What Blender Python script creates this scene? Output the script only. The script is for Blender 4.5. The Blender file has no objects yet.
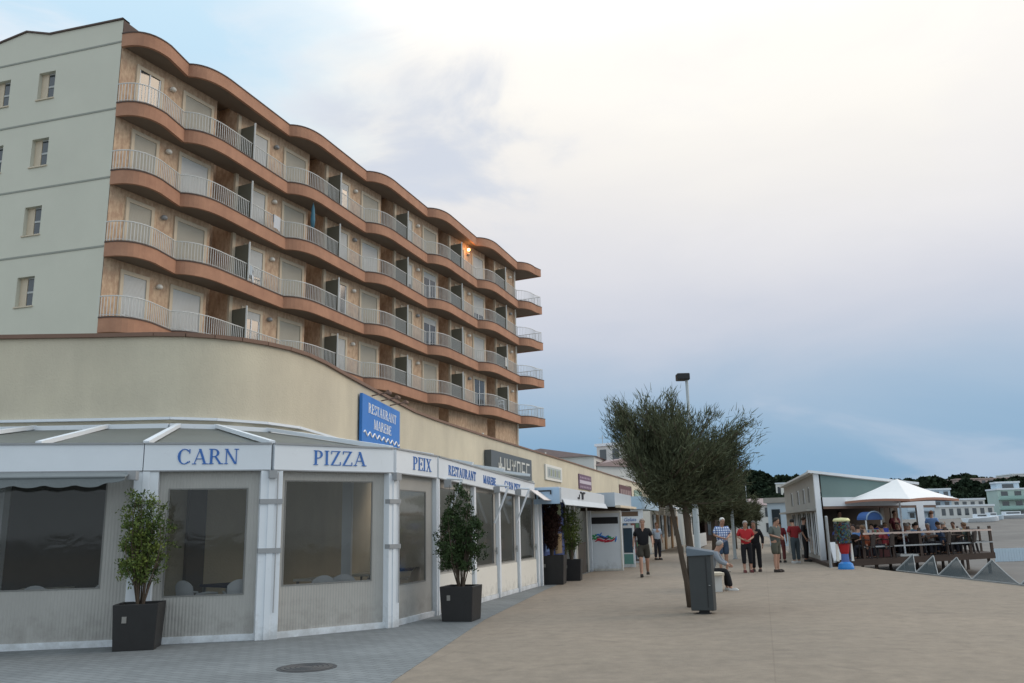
import bpy, bmesh, math, random
from mathutils import Vector, Matrix
random.seed(7)
R = math.radians
scene = bpy.context.scene
COL = scene.collection

# ------------------------------------------------------------------ camera
cam_d = bpy.data.cameras.new('camera'); cam = bpy.data.objects.new('camera', cam_d); COL.objects.link(cam)
cam_d.sensor_width = 36; cam_d.lens = 850/1024*36; cam_d.clip_end = 4000; cam_d.clip_start = .1
pitch = math.atan(186.5/850); roll = math.atan(90/4041)
Fv = Vector((0, math.cos(pitch), math.sin(pitch))); U0 = Vector((0, -math.sin(pitch), math.cos(pitch))); R0 = Vector((1, 0, 0))
Rv = R0*math.cos(roll)-U0*math.sin(roll); Uv = U0*math.cos(roll)+R0*math.sin(roll)
cam.matrix_world = Matrix(((Rv.x, Uv.x, -Fv.x, 0), (Rv.y, Uv.y, -Fv.y, 0), (Rv.z, Uv.z, -Fv.z, 1.6), (0, 0, 0, 1)))
scene.camera = cam

# ------------------------------------------------------------------ sky, sun, exposure
SUN_AZ, SUN_EL = 74, 24
w = bpy.data.worlds.new('World'); scene.world = w; w.use_nodes = True
nt = w.node_tree; N = nt.nodes; L = nt.links; N.clear()
def nn(t, **k):
    n = N.new(t)
    for a, b in k.items(): setattr(n, a, b)
    return n
def lin(c):
    return tuple(((x/255)/12.92 if x/255 <= .04045 else ((x/255+.055)/1.055)**2.4) for x in c)
BG = .12
tc = nn('ShaderNodeTexCoord')
sep = nn('ShaderNodeSeparateXYZ'); L.new(tc.outputs['Generated'], sep.inputs[0])
# cloud noise stretched horizontally
mp = nn('ShaderNodeMapping'); mp.inputs['Scale'].default_value = (1, 1, 3.2); L.new(tc.outputs['Generated'], mp.inputs[0])
no = nn('ShaderNodeTexNoise'); no.inputs['Scale'].default_value = 2.6; no.inputs['Detail'].default_value = 6; no.inputs['Roughness'].default_value = .52; no.inputs['Distortion'].default_value = .35
L.new(mp.outputs[0], no.inputs['Vector'])
def mth(op, a, b=None, c=None, clamp=False):
    n = nn('ShaderNodeMath', operation=op); n.use_clamp = clamp
    for i, v in enumerate((a, b, c)):
        if v is None: continue
        if isinstance(v, (int, float)): n.inputs[i].default_value = v
        else: L.new(v, n.inputs[i])
    return n.outputs[0]
nz = mth('SUBTRACT', no.outputs[0], .5)
zel = mth('ADD', sep.outputs[2], mth('MULTIPLY', nz, .10))
# azimuth-ish coordinate: x/(y) ; higher to the right
azx = sep.outputs[0]
zs = mth('ADD', zel, mth('MULTIPLY', mth('SUBTRACT', azx, .0), .02))
rp = nn('ShaderNodeValToRGB'); rp.color_ramp.interpolation = 'B_SPLINE'
pts = [(0.0, (122, 158, 186)), (.05, (118, 157, 190)), (.10, (138, 170, 198)), (.16, (163, 183, 204)), (.225, (196, 200, 212)), (.30, (217, 217, 222)), (.38, (232, 229, 226)), (.47, (250, 246, 238)), (.62, (254, 252, 248)), (.8, (225, 232, 240)), (1, (190, 205, 222))]
el = rp.color_ramp.elements
while len(el) < len(pts): el.new(.5)
for e, (p, c) in zip(el, pts): e.position = p; e.color = (*lin(c), 1)
L.new(mth('MAXIMUM', zs, 0.0), rp.inputs[0])
def rgbmix(fac, a, b):
    n = nn('ShaderNodeMix', data_type='RGBA')
    if isinstance(fac, (int, float)): n.inputs[0].default_value = fac
    else: L.new(fac, n.inputs[0])
    for i, v in ((6, a), (7, b)):
        if isinstance(v, tuple): n.inputs[i].default_value = (*v, 1)
        else: L.new(v, n.inputs[i])
    return n.outputs[2]
def smooth(v, a, b):
    n = nn('ShaderNodeMapRange', interpolation_type='SMOOTHSTEP'); L.new(v, n.inputs[0]); n.inputs[1].default_value = a; n.inputs[2].default_value = b
    return n.outputs[0]
sky_low = rp.outputs[0]
# left part of the sky is clear pale blue with cloud streaks
left = smooth(mth('SUBTRACT', mth('MULTIPLY', nz, .5), azx), .02, .34)
clear = rgbmix(smooth(sep.outputs[2], .25, .6), lin((166, 200, 226)), lin((198, 226, 243)))
high = smooth(sep.outputs[2], .18, .34)
c1 = rgbmix(mth('MULTIPLY', left, high), sky_low, clear)
# grey-blue cloud shadows in the middle
no2 = nn('ShaderNodeTexNoise'); no2.inputs['Scale'].default_value = 4.2; no2.inputs['Detail'].default_value = 8; no2.inputs['Roughness'].default_value = .55; no2.inputs['Distortion'].default_value = .6
mp2 = nn('ShaderNodeMapping'); mp2.inputs['Scale'].default_value = (1, 1, 2.2); mp2.inputs['Location'].default_value = (3.1, .4, 1.7); L.new(tc.outputs['Generated'], mp2.inputs[0]); L.new(mp2.outputs[0], no2.inputs['Vector'])
# local dark cloud around azimuth -3..-14 deg, elevation ~ 20 deg
dirv = nn('ShaderNodeVectorMath', operation='DOT_PRODUCT'); L.new(tc.outputs['Generated'], dirv.inputs[0])
dv = Vector((math.sin(R(-6.5))*math.cos(R(22)), math.cos(R(-6.5))*math.cos(R(22)), math.sin(R(22)))); dirv.inputs[1].default_value = dv
near = smooth(mth('ADD', dirv.outputs['Value'], mth('MULTIPLY', mth('SUBTRACT', no2.outputs[0], .5), .05)), .978, .999)
dk = mth('MULTIPLY', near, smooth(no2.outputs[0], .38, .62))
c2 = rgbmix(mth('MULTIPLY', dk, .85), c1, lin((186, 198, 216)))
st = mth('MULTIPLY', mth('MULTIPLY', smooth(no2.outputs[0], .47, .66), left), smooth(sep.outputs[2], .62, .42))
c2 = rgbmix(mth('MULTIPLY', st, .75), c2, lin((240, 242, 247)))
# faint streaks low on the right
st2 = mth('MULTIPLY', smooth(no.outputs[0], .52, .62), mth('SUBTRACT', 1.0, smooth(sep.outputs[2], .05, .25)))
c2 = rgbmix(mth('MULTIPLY', st2, .35), c2, lin((196, 202, 216)))
# the sky behind the viewer is dimmer and bluer (dusk)
back = smooth(sep.outputs[1], .35, -.5)
# thick bright cloud overhead is far brighter than the pale band near the horizon
tex = mth('MULTIPLY', mth('MULTIPLY', smooth(no2.outputs[0], .42, .62), smooth(sep.outputs[2], .22, .36)), .24)
c2 = rgbmix(tex, c2, lin((232, 230, 232)))
notleft = mth('SUBTRACT', 1.0, left)
gain = mth('ADD', .98, mth('ADD', mth('MULTIPLY', mth('MULTIPLY', smooth(sep.outputs[2], .50, .70), notleft), .7), mth('MULTIPLY', smooth(sep.outputs[2], .66, .85), .9)))
gs = nn('ShaderNodeVectorMath', operation='SCALE'); L.new(c2, gs.inputs[0]); L.new(gain, gs.inputs['Scale'])
c3 = rgbmix(back, gs.outputs[0], (.74, .84, .92))
sc = nn('ShaderNodeVectorMath', operation='SCALE'); L.new(c3, sc.inputs[0]); sc.inputs['Scale'].default_value = 1/BG
ny = nn('ShaderNodeTexSky', sky_type='NISHITA'); ny.sun_disc = False; ny.sun_elevation = R(SUN_EL); ny.sun_rotation = R(SUN_AZ)
fin = rgbmix(.97, ny.outputs[0], sc.outputs[0])
bg = nn('ShaderNodeBackground'); bg.inputs[1].default_value = BG; L.new(fin, bg.inputs[0])
wo = nn('ShaderNodeOutputWorld'); L.new(bg.outputs[0], wo.inputs[0])

sd = bpy.data.lights.new('sun', 'SUN'); so = bpy.data.objects.new('sun', sd); COL.objects.link(so)
sd.energy = .85; sd.angle = R(25); sd.color = (1, .80, .60)
sdir = Vector((math.sin(R(SUN_AZ))*math.cos(R(SUN_EL)), math.cos(R(SUN_AZ))*math.cos(R(SUN_EL)), math.sin(R(SUN_EL))))
so.rotation_euler = sdir.to_track_quat('Z', 'Y').to_euler(); so.location = (40, 10, 40)
vs = scene.view_settings; vs.view_transform = 'Standard'; vs.look = 'None'; vs.exposure = 0.18; vs.gamma = 1; vs.use_curve_mapping = False

# ------------------------------------------------------------------ materials
def mat(name, col, rough=.7, noise=0, nscale=3, col2=None, metal=0, bump=0, bscale=20, stretch=None, spec=.4, rpi=0, trans=0, coords='Object', emit=0, alpha=None):
    m = bpy.data.materials.new(name); m.use_nodes = True; t = m.node_tree; n = t.nodes; b = n['Principled BSDF']
    b.inputs['Roughness'].default_value = rough; b.inputs['Metallic'].default_value = metal; b.inputs['Specular IOR Level'].default_value = spec
    b.inputs['Base Color'].default_value = (*col, 1)
    if trans: b.inputs['Transmission Weight'].default_value = trans
    if emit: b.inputs['Emission Color'].default_value = (*col, 1); b.inputs['Emission Strength'].default_value = emit
    last = None
    if noise or bump or rpi:
        c = n.new('ShaderNodeTexCoord'); mpn = n.new('ShaderNodeMapping'); t.links.new(c.outputs[coords], mpn.inputs[0])
        if stretch: mpn.inputs['Scale'].default_value = stretch
    if noise:
        x = n.new('ShaderNodeTexNoise'); x.inputs['Scale'].default_value = nscale; x.inputs['Detail'].default_value = 8; x.inputs['Roughness'].default_value = .62; t.links.new(mpn.outputs[0], x.inputs['Vector'])
        r = n.new('ShaderNodeValToRGB'); r.color_ramp.elements[0].position = .5-.22/max(noise, .01)*.5 if noise > .5 else .3; r.color_ramp.elements[1].position = 1-r.color_ramp.elements[0].position
        c2 = col2 if col2 else tuple(v*(1-noise*.5) for v in col)
        r.color_ramp.elements[0].color = (*c2, 1); r.color_ramp.elements[1].color = (*col, 1)
        t.links.new(x.outputs[0], r.inputs[0]); last = r.outputs[0]
    if rpi:
        g = n.new('ShaderNodeNewGeometry'); mx = n.new('ShaderNodeMix'); mx.data_type = 'RGBA'
        hs = n.new('ShaderNodeHueSaturation'); mr = n.new('ShaderNodeMapRange'); t.links.new(g.outputs['Random Per Island'], mr.inputs[0]); mr.inputs[3].default_value = 1-rpi; mr.inputs[4].default_value = 1+rpi
        t.links.new(mr.outputs[0], hs.inputs['Value'])
        if last: t.links.new(last, hs.inputs['Color'])
        else: hs.inputs['Color'].default_value = (*col, 1)
        last = hs.outputs[0]
    if last: t.links.new(last, b.inputs['Base Color'])
    if bump:
        x2 = n.new('ShaderNodeTexNoise'); x2.inputs['Scale'].default_value = bscale; x2.inputs['Detail'].default_value = 5; t.links.new(mpn.outputs[0], x2.inputs['Vector'])
        bp = n.new('ShaderNodeBump'); bp.inputs['Strength'].default_value = bump; bp.inputs['Distance'].default_value = .02; t.links.new(x2.outputs[0], bp.inputs['Height']); t.links.new(bp.outputs[0], b.inputs['Normal'])
    return m
M = {}
M['green_wall'] = mat('green_wall', (.60, .59, .50), .9, .14, .45, bump=.25, bscale=30)
M['stone'] = mat('stone_cladding', (.60, .44, .30), .8, .9, 4.2, col2=(.43, .285, .195), stretch=(1.6, 1.6, .8), bump=.2)
M['stone_frame'] = mat('stone_frame', (.60, .51, .39), .8, .2, 3)
M['terracotta'] = mat('terracotta_paint', (.46, .245, .155), .85, .5, 1.3, col2=(.35, .18, .115), bump=.15)
M['rim'] = mat('dark_coping', (.10, .07, .06), .8)
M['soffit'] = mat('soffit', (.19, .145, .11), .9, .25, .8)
M['rail_white'] = mat('white_rail_paint', (.62, .62, .60), .5)
M['shutter'] = None
M['glass_dark'] = mat('window_glass', (.035, .045, .055), .08, spec=.8)
M['white'] = mat('white_paint', (.72, .76, .80), .45, .1, 2)
M['whitewarm'] = mat('warm_white_paint', (.74, .72, .66), .5, .12, 2)
M['grayband'] = mat('grey_clip', (.30, .31, .32), .5)
M['annex'] = mat('ochre_render', (.62, .56, .43), .9, .28, .5, col2=(.52, .47, .37), bump=.35, bscale=25)
def streaks(m):
    t = m.node_tree; n = t.nodes; b = n['Principled BSDF']; src = b.inputs['Base Color'].links[0].from_socket
    c = n.new('ShaderNodeTexCoord'); mp_ = n.new('ShaderNodeMapping'); mp_.inputs['Scale'].default_value = (.6, .6, .16); t.links.new(c.outputs['Object'], mp_.inputs[0])
    x = n.new('ShaderNodeTexNoise'); x.inputs['Scale'].default_value = 1.4; x.inputs['Detail'].default_value = 9; x.inputs['Roughness'].default_value = .7; t.links.new(mp_.outputs[0], x.inputs['Vector'])
    mr = n.new('ShaderNodeMapRange'); t.links.new(x.outputs[0], mr.inputs[0]); mr.inputs[1].default_value = .35; mr.inputs[2].default_value = .65; mr.inputs[3].default_value = .91; mr.inputs[4].default_value = 1.03
    hs = n.new('ShaderNodeHueSaturation'); t.links.new(src, hs.inputs['Color']); t.links.new(mr.outputs[0], hs.inputs['Value']); t.links.new(hs.outputs[0], b.inputs['Base Color'])
streaks(M['annex']); streaks(M['terracotta'])
M['brown'] = mat('brown_coping', (.20, .12, .085), .7, .2, 2)
M['roofgray'] = mat('roof_sheet', (.20, .21, .19), .6, .2, 1.2)
M['awninggray'] = mat('grey_awning_canvas', (.17, .19, .195), .9, .25, 2.5, bump=.2)
M['awningwhite'] = mat('white_awning_canvas', (.58, .62, .66), .85, .1, 2)
M['awningblue'] = mat('pale_blue_vinyl', (.42, .58, .76), .6, .1, 2)
M['signblue'] = mat('blue_sign', (.035, .19, .58), .5, .15, 2)
M['letterblue'] = mat('blue_lettering', (.045, .15, .44), .5)
M['letterwhite'] = mat('white_lettering', (.85, .85, .85), .5)
M['letterblack'] = mat('black_lettering', (.02, .02, .025), .5)
M['signgray'] = mat('graphite_sign', (.085, .095, .10), .45, .15, 3)
M['signpurple'] = mat('purple_sign', (.14, .08, .13), .6, .2, 3)
M['black'] = mat('black_plastic', (.018, .018, .02), .5, .3, 4)
M['pot'] = mat('black_planter', (.022, .021, .021), .55, .4, 5, bump=.1)
M['soil'] = mat('soil', (.05, .035, .025), 1, .4, 20)
M['binmat'] = mat('grey_bin_paint', (.042, .048, .050), .5, .25, 4)
M['binlid'] = mat('bin_lid', (.12, .155, .19), .4, .2, 4)
M['bark'] = mat('bark', (.10, .075, .055), .95, .5, 6, stretch=(3, 3, .8), bump=.8, bscale=14)
M['tamarisk'] = mat('tamarisk_foliage', (.125, .135, .078), .9, .6, 1.6, col2=(.058, .070, .042), rpi=.35, spec=.1)
M['olive'] = mat('olive_foliage', (.12, .115, .065), .9, .5, 1.0, col2=(.05, .06, .035), rpi=.35, spec=.1)
M['shrub'] = mat('shrub_foliage', (.14, .175, .035), .7, .8, 4, col2=(.035, .07, .02), rpi=.4, spec=.25)
M['shrubdark'] = mat('dark_shrub_foliage', (.05, .08, .028), .75, .7, 5, col2=(.028, .05, .02), rpi=.4, spec=.2)
M['shrubred'] = mat('withered_foliage', (.055, .028, .022), .9, .6, 5, col2=(.03, .018, .018), rpi=.4, spec=.1)
M['pine'] = mat('hill_pines', (.035, .05, .028), .95, .6, .08, col2=(.018, .03, .02), rpi=.4, spec=.05)
M['wood_dark'] = mat('dark_stained_wood', (.050, .030, .022), .7, .5, 3, stretch=(.5, .5, 4), bump=.3)
M['steel'] = mat('galvanised_steel', (.38, .40, .41), .45, .2, 4, metal=.5)
M['pole'] = mat('pale_lamp_post_paint', (.46, .52, .55), .45, .1, 3)
M['kioskteal'] = mat('teal_panel', (.15, .225, .22), .7, .15, .7)
M['kioskgray'] = mat('weathered_grey_panel', (.38, .365, .335), .8, .35, 1.2)
M['parasol'] = mat('parasol_canvas', (.80, .78, .76), .9, .06, 2)
M['parasol_under'] = mat('parasol_valance', (.42, .22, .16), .9)
M['skin'] = mat('skin', (.42, .24, .17), .6)
M['skin2'] = mat('tanned_skin', (.30, .165, .11), .6)
M['cream'] = mat('cream_canvas', (.66, .58, .46), .9, .15, 2)
M['cement'] = mat('pale_facade', (.62, .62, .60), .85, .15, .4)
M['cementpink'] = mat('pinkish_facade', (.50, .38, .34), .85, .15, .2)
M['tile'] = mat('roof_tiles', (.34, .26, .25), .9, .3, 1.5)
M['greenish'] = mat('sea_green_facade', (.42, .52, .48), .85, .15, .2)
M['bluish'] = mat('blue_white_facade', (.50, .60, .68), .85, .1, .3)
M['sandnet'] = None
M['lamp_lit'] = mat('lit_lamp', (1, .42, .12), .4, emit=14)
def simple(name, col, rough=.75): 
    if name not in M: M[name] = mat(name, col, rough, .15, 6)
    return M[name]

# window glass / vinyl: partly see-through, reflecting
def glassy(name, tint, mixf, rough):
    m = bpy.data.materials.new(name); m.use_nodes = True; t = m.node_tree; n = t.nodes; n.clear()
    tr = n.new('ShaderNodeBsdfTransparent'); tr.inputs[0].default_value = (*tint, 1)
    gl = n.new('ShaderNodeBsdfGlossy'); gl.inputs['Roughness'].default_value = rough; gl.inputs['Color'].default_value = (.9, .9, .9, 1)
    df = n.new('ShaderNodeBsdfDiffuse'); df.inputs[0].default_value = (.12, .12, .12, 1)
    fr = n.new('ShaderNodeFresnel'); fr.inputs[0].default_value = 1.45
    bpn = n.new('ShaderNodeBump'); bpn.inputs['Strength'].default_value = .03; bpn.inputs['Distance'].default_value = .05
    tx = n.new('ShaderNodeTexCoord'); ns = n.new('ShaderNodeTexNoise'); ns.inputs['Scale'].default_value = 2.2; ns.inputs['Detail'].default_value = 2; ns.inputs['Distortion'].default_value = 1.2
    t.links.new(tx.outputs['Object'], ns.inputs['Vector']); t.links.new(ns.outputs[0], bpn.inputs['Height']); t.links.new(bpn.outputs[0], gl.inputs['Normal'])
    m1 = n.new('ShaderNodeMixShader'); m1.inputs[0].default_value = mixf; t.links.new(tr.outputs[0], m1.inputs[1]); t.links.new(df.outputs[0], m1.inputs[2])
    m2 = n.new('ShaderNodeMixShader'); t.links.new(fr.outputs[0], m2.inputs[0]); t.links.new(m1.outputs[0], m2.inputs[1]); t.links.new(gl.outputs[0], m2.inputs[2])
    o = n.new('ShaderNodeOutputMaterial'); t.links.new(m2.outputs[0], o.inputs[0]); return m
def transl(m, f):
    t = m.node_tree; n = t.nodes; b = n['Principled BSDF']; o = n['Material Output']; tl = n.new('ShaderNodeBsdfTranslucent'); tl.inputs[0].default_value = (.6, .62, .58, 1); mx = n.new('ShaderNodeMixShader'); mx.inputs[0].default_value = f
    t.links.new(b.outputs[0], mx.inputs[1]); t.links.new(tl.outputs[0], mx.inputs[2]); t.links.new(mx.outputs[0], o.inputs[0])
M['translucent_roof'] = mat('translucent_roof_sheet', (.22, .23, .21), .5, .25, 1.2); transl(M['translucent_roof'], .35)
M['vinyl'] = glassy('clear_vinyl', (.78, .78, .77), .07, .05)
M['tankglass'] = glassy('tank_plastic', (.8, .85, .85), .05, .05)

def grime(m, top=.45, col=(.16, .15, .13)):
    t = m.node_tree; n = t.nodes; b = n['Principled BSDF']; src = b.inputs['Base Color'].links[0].from_socket
    g = n.new('ShaderNodeTexCoord'); sp = n.new('ShaderNodeSeparateXYZ'); t.links.new(g.outputs['Object'], sp.inputs[0]); x = n.new('ShaderNodeTexNoise'); x.inputs['Scale'].default_value = 5; x.inputs['Detail'].default_value = 8; x.inputs['Roughness'].default_value = .7; t.links.new(g.outputs['Object'], x.inputs['Vector'])
    r1 = n.new('ShaderNodeMapRange'); t.links.new(sp.outputs[2], r1.inputs[0]); r1.inputs[1].default_value = 0; r1.inputs[2].default_value = top; r1.inputs[3].default_value = .18; r1.inputs[4].default_value = -.12
    a = n.new('ShaderNodeMath'); t.links.new(x.outputs[0], a.inputs[0]); t.links.new(r1.outputs[0], a.inputs[1]); r2 = n.new('ShaderNodeMapRange'); t.links.new(a.outputs[0], r2.inputs[0]); r2.inputs[1].default_value = .48; r2.inputs[2].default_value = .75; r2.inputs[4].default_value = .38
    mx = n.new('ShaderNodeMix'); mx.data_type = 'RGBA'; t.links.new(r2.outputs[0], mx.inputs[0]); t.links.new(src, mx.inputs[6]); mx.inputs[7].default_value = (*col, 1); t.links.new(mx.outputs[2], b.inputs['Base Color'])
grime(M['white']); grime(M['whitewarm'])
def wavy(name, col, axis_scale, strength, dist, vert=True, noise=.12, rough=.6):
    m = mat(name, col, rough, noise, 1.5); t = m.node_tree; n = t.nodes; b = n['Principled BSDF']
    c = n.new('ShaderNodeTexCoord'); wv = n.new('ShaderNodeTexWave'); wv.wave_type = 'BANDS'; wv.bands_direction = 'X' if vert else 'Z'
    wv.inputs['Scale'].default_value = axis_scale; wv.inputs['Distortion'].default_value = .6 if vert else 0; wv.inputs['Detail'].default_value = 1
    t.links.new(c.outputs['Object'], wv.inputs['Vector']); bp = n.new('ShaderNodeBump'); bp.inputs['Strength'].default_value = strength; bp.inputs['Distance'].default_value = dist
    t.links.new(wv.outputs[0], bp.inputs['Height']); t.links.new(bp.outputs[0], b.inputs['Normal']); return m
M['panel'] = wavy('ribbed_side_curtain', (.40, .39, .365), 6.5, .35, .012, True, .22)
grime(M['panel'], .7)
M['shutter'] = wavy('roller_shutter', (.58, .60, .60), 7, .7, .02, False, .06)
M['shutter2'] = wavy('beige_roller_shutter', (.46, .44, .38), 7, .7, .02, False, .06)
M['screen'] = mat('dark_privacy_screen', (.13, .125, .095), .7)

# net: see-through mesh weave
def netmat():
    m = bpy.data.materials.new('grey_net'); m.use_nodes = True; t = m.node_tree; n = t.nodes; n.clear()
    tr = n.new('ShaderNodeBsdfTransparent'); df = n.new('ShaderNodeBsdfDiffuse'); df.inputs[0].default_value = (.075, .088, .092, 1)
    c = n.new('ShaderNodeTexCoord'); v = n.new('ShaderNodeTexNoise'); v.inputs['Scale'].default_value = 60; t.links.new(c.outputs['Object'], v.inputs['Vector'])
    mr = n.new('ShaderNodeMapRange'); t.links.new(v.outputs[0], mr.inputs[0]); mr.inputs[1].default_value = .35; mr.inputs[2].default_value = .6; mr.inputs[3].default_value = .5; mr.inputs[4].default_value = .92
    mx = n.new('ShaderNodeMixShader'); t.links.new(mr.outputs[0], mx.inputs[0]); t.links.new(tr.outputs[0], mx.inputs[1]); t.links.new(df.outputs[0], mx.inputs[2])
    o = n.new('ShaderNodeOutputMaterial'); t.links.new(mx.outputs[0], o.inputs[0]); return m
M['sandnet'] = netmat()

def groundmats():
    # tan promenade concrete with traffic wear
    m = mat('promenade_concrete', (.262, .212, .160), .85, .3, .22, col2=(.205, .170, .132), bump=.35, bscale=60, coords='Object'); t = m.node_tree; n = t.nodes; b = n['Principled BSDF']
    base = b.inputs['Base Color'].links[0].from_socket
    c = n.new('ShaderNodeTexCoord'); sp = n.new('ShaderNodeTexNoise'); sp.inputs['Scale'].default_value = 3.2; sp.inputs['Detail'].default_value = 12; sp.inputs['Roughness'].default_value = .75; t.links.new(c.outputs['Object'], sp.inputs['Vector'])
    mr = n.new('ShaderNodeMapRange'); t.links.new(sp.outputs[0], mr.inputs[0]); mr.inputs[1].default_value = .3; mr.inputs[2].default_value = .7; mr.inputs[3].default_value = .78; mr.inputs[4].default_value = 1.18
    hs = n.new('ShaderNodeHueSaturation'); t.links.new(base, hs.inputs['Color']); br = n.new('ShaderNodeTexBrick'); br.offset = 0; br.inputs['Scale'].default_value = 1; br.inputs['Brick Width'].default_value = 4.1; br.inputs['Row Height'].default_value = 4.1; br.inputs['Mortar Size'].default_value = .012; br.inputs['Mortar Smooth'].default_value = .5; br.inputs['Color1'].default_value = (1, 1, 1, 1); br.inputs['Color2'].default_value = (.975, .975, .975, 1); br.inputs['Mortar'].default_value = (.88, .87, .86, 1)
    mp2_ = n.new('ShaderNodeMapping'); mp2_.inputs['Rotation'].default_value = (0, 0, R(15.8)); t.links.new(c.outputs['Object'], mp2_.inputs[0]); t.links.new(mp2_.outputs[0], br.inputs['Vector'])
    vo = n.new('ShaderNodeTexNoise'); vo.inputs['Scale'].default_value = 1.1; vo.inputs['Detail'].default_value = 3; vo.inputs['Distortion'].default_value = 1.5; t.links.new(c.outputs['Object'], vo.inputs['Vector'])
    r2_ = n.new('ShaderNodeMapRange'); t.links.new(vo.outputs[0], r2_.inputs[0]); r2_.inputs[1].default_value = .62; r2_.inputs[2].default_value = .74; r2_.inputs[3].default_value = 1; r2_.inputs[4].default_value = .80
    mm = n.new('ShaderNodeMath'); mm.operation = 'MULTIPLY'; t.links.new(mr.outputs[0], mm.inputs[0]); t.links.new(r2_.outputs[0], mm.inputs[1]); t.links.new(mm.outputs[0], hs.inputs['Value'])
    mx = n.new('ShaderNodeMix'); mx.data_type = 'RGBA'; mx.blend_type = 'MULTIPLY'; mx.inputs[0].default_value = 1; t.links.new(hs.outputs[0], mx.inputs[6]); t.links.new(br.outputs[0], mx.inputs[7]); t.links.new(mx.outputs[2], b.inputs['Base Color']); M['concrete'] = m
    # grey block paving
    m = mat('grey_block_paving', (.16, .175, .185), .85); t = m.node_tree; n = t.nodes; b = n['Principled BSDF']
    c = n.new('ShaderNodeTexCoord'); mpn = n.new('ShaderNodeMapping'); mpn.inputs['Rotation'].default_value = (0, 0, R(30)); t.links.new(c.outputs['Object'], mpn.inputs[0])
    br = n.new('ShaderNodeTexBrick'); br.inputs['Scale'].default_value = 1; br.inputs['Brick Width'].default_value = .24; br.inputs['Row Height'].default_value = .12; br.inputs['Mortar Size'].default_value = .006; br.inputs['Mortar Smooth'].default_value = .3
    br.inputs['Color1'].default_value = (.185, .198, .200, 1); br.inputs['Color2'].default_value = (.155, .167, .170, 1); br.inputs['Mortar'].default_value = (.085, .09, .09, 1)
    t.links.new(mpn.outputs[0], br.inputs['Vector'])
    ns = n.new('ShaderNodeTexNoise'); ns.inputs['Scale'].default_value = .8; ns.inputs['Detail'].default_value = 8; t.links.new(c.outputs['Object'], ns.inputs['Vector'])
    mr = n.new('ShaderNodeMapRange'); t.links.new(ns.outputs[0], mr.inputs[0]); mr.inputs[3].default_value = .7; mr.inputs[4].default_value = 1.3
    hs = n.new('ShaderNodeHueSaturation'); t.links.new(br.outputs[0], hs.inputs['Color']); t.links.new(mr.outputs[0], hs.inputs['Value']); t.links.new(hs.outputs[0], b.inputs['Base Color'])
    bp = n.new('ShaderNodeBump'); bp.inputs['Strength'].default_value = .5; bp.inputs['Distance'].default_value = .01; bp.invert = True; t.links.new(br.outputs['Fac'], bp.inputs['Height']); t.links.new(bp.outputs[0], b.inputs['Normal']); M['pavers'] = m
    M['sand'] = mat('beach_sand', (.175, .165, .15), .95, .4, .25, col2=(.12, .112, .105), bump=.9, bscale=3)
    M['sea'] = mat('sea_water', (.05, .09, .12), .15, spec=.6, bump=.4, bscale=1)
groundmats()

# checked shirt
def checkmat():
    m = bpy.data.materials.new('blue_white_check'); m.use_nodes = True; t = m.node_tree; n = t.nodes; b = n['Principled BSDF']; b.inputs['Roughness'].default_value = .9
    c = n.new('ShaderNodeTexCoord')
    outs = []
    for ax in ('X', 'Z'):
        wv = n.new('ShaderNodeTexWave'); wv.bands_direction = ax; wv.inputs['Scale'].default_value = 4.0; t.links.new(c.outputs['Object'], wv.inputs['Vector']); outs.append(wv.outputs['Fac'])
    mx = n.new('ShaderNodeMath'); mx.operation = 'MULTIPLY'; t.links.new(outs[0], mx.inputs[0]); t.links.new(outs[1], mx.inputs[1])
    r = n.new('ShaderNodeValToRGB'); r.color_ramp.elements[0].color = (.10, .17, .38, 1); r.color_ramp.elements[1].color = (.66, .72, .82, 1); r.color_ramp.elements[0].position = .05; r.color_ramp.elements[1].position = .45
    t.links.new(mx.outputs[0], r.inputs[0]); t.links.new(r.outputs[0], b.inputs['Base Color']); return m
M['check'] = checkmat()

# ------------------------------------------------------------------ object helpers
WM = {}   # world matrices of roots by object name
def empty(name, loc=(0, 0, 0), rz=0):
    o = bpy.data.objects.new(name, None); COL.objects.link(o); o.empty_display_size = .2
    o.location = loc; o.rotation_euler = (0, 0, rz); WM[o.name] = Matrix.Translation(Vector(loc)) @ Matrix.Rotation(rz, 4, 'Z'); return o
def tag(o, label=None, cat=None, group=None, kind=None):
    if label: o['label'] = label
    if cat: o['category'] = cat
    if group: o['group'] = group
    if kind: o['kind'] = kind
    return o
def thing(name, label, cat, loc=(0, 0, 0), rz=0, group=None):
    return tag(empty(name, loc, rz), label, cat, group)

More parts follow.
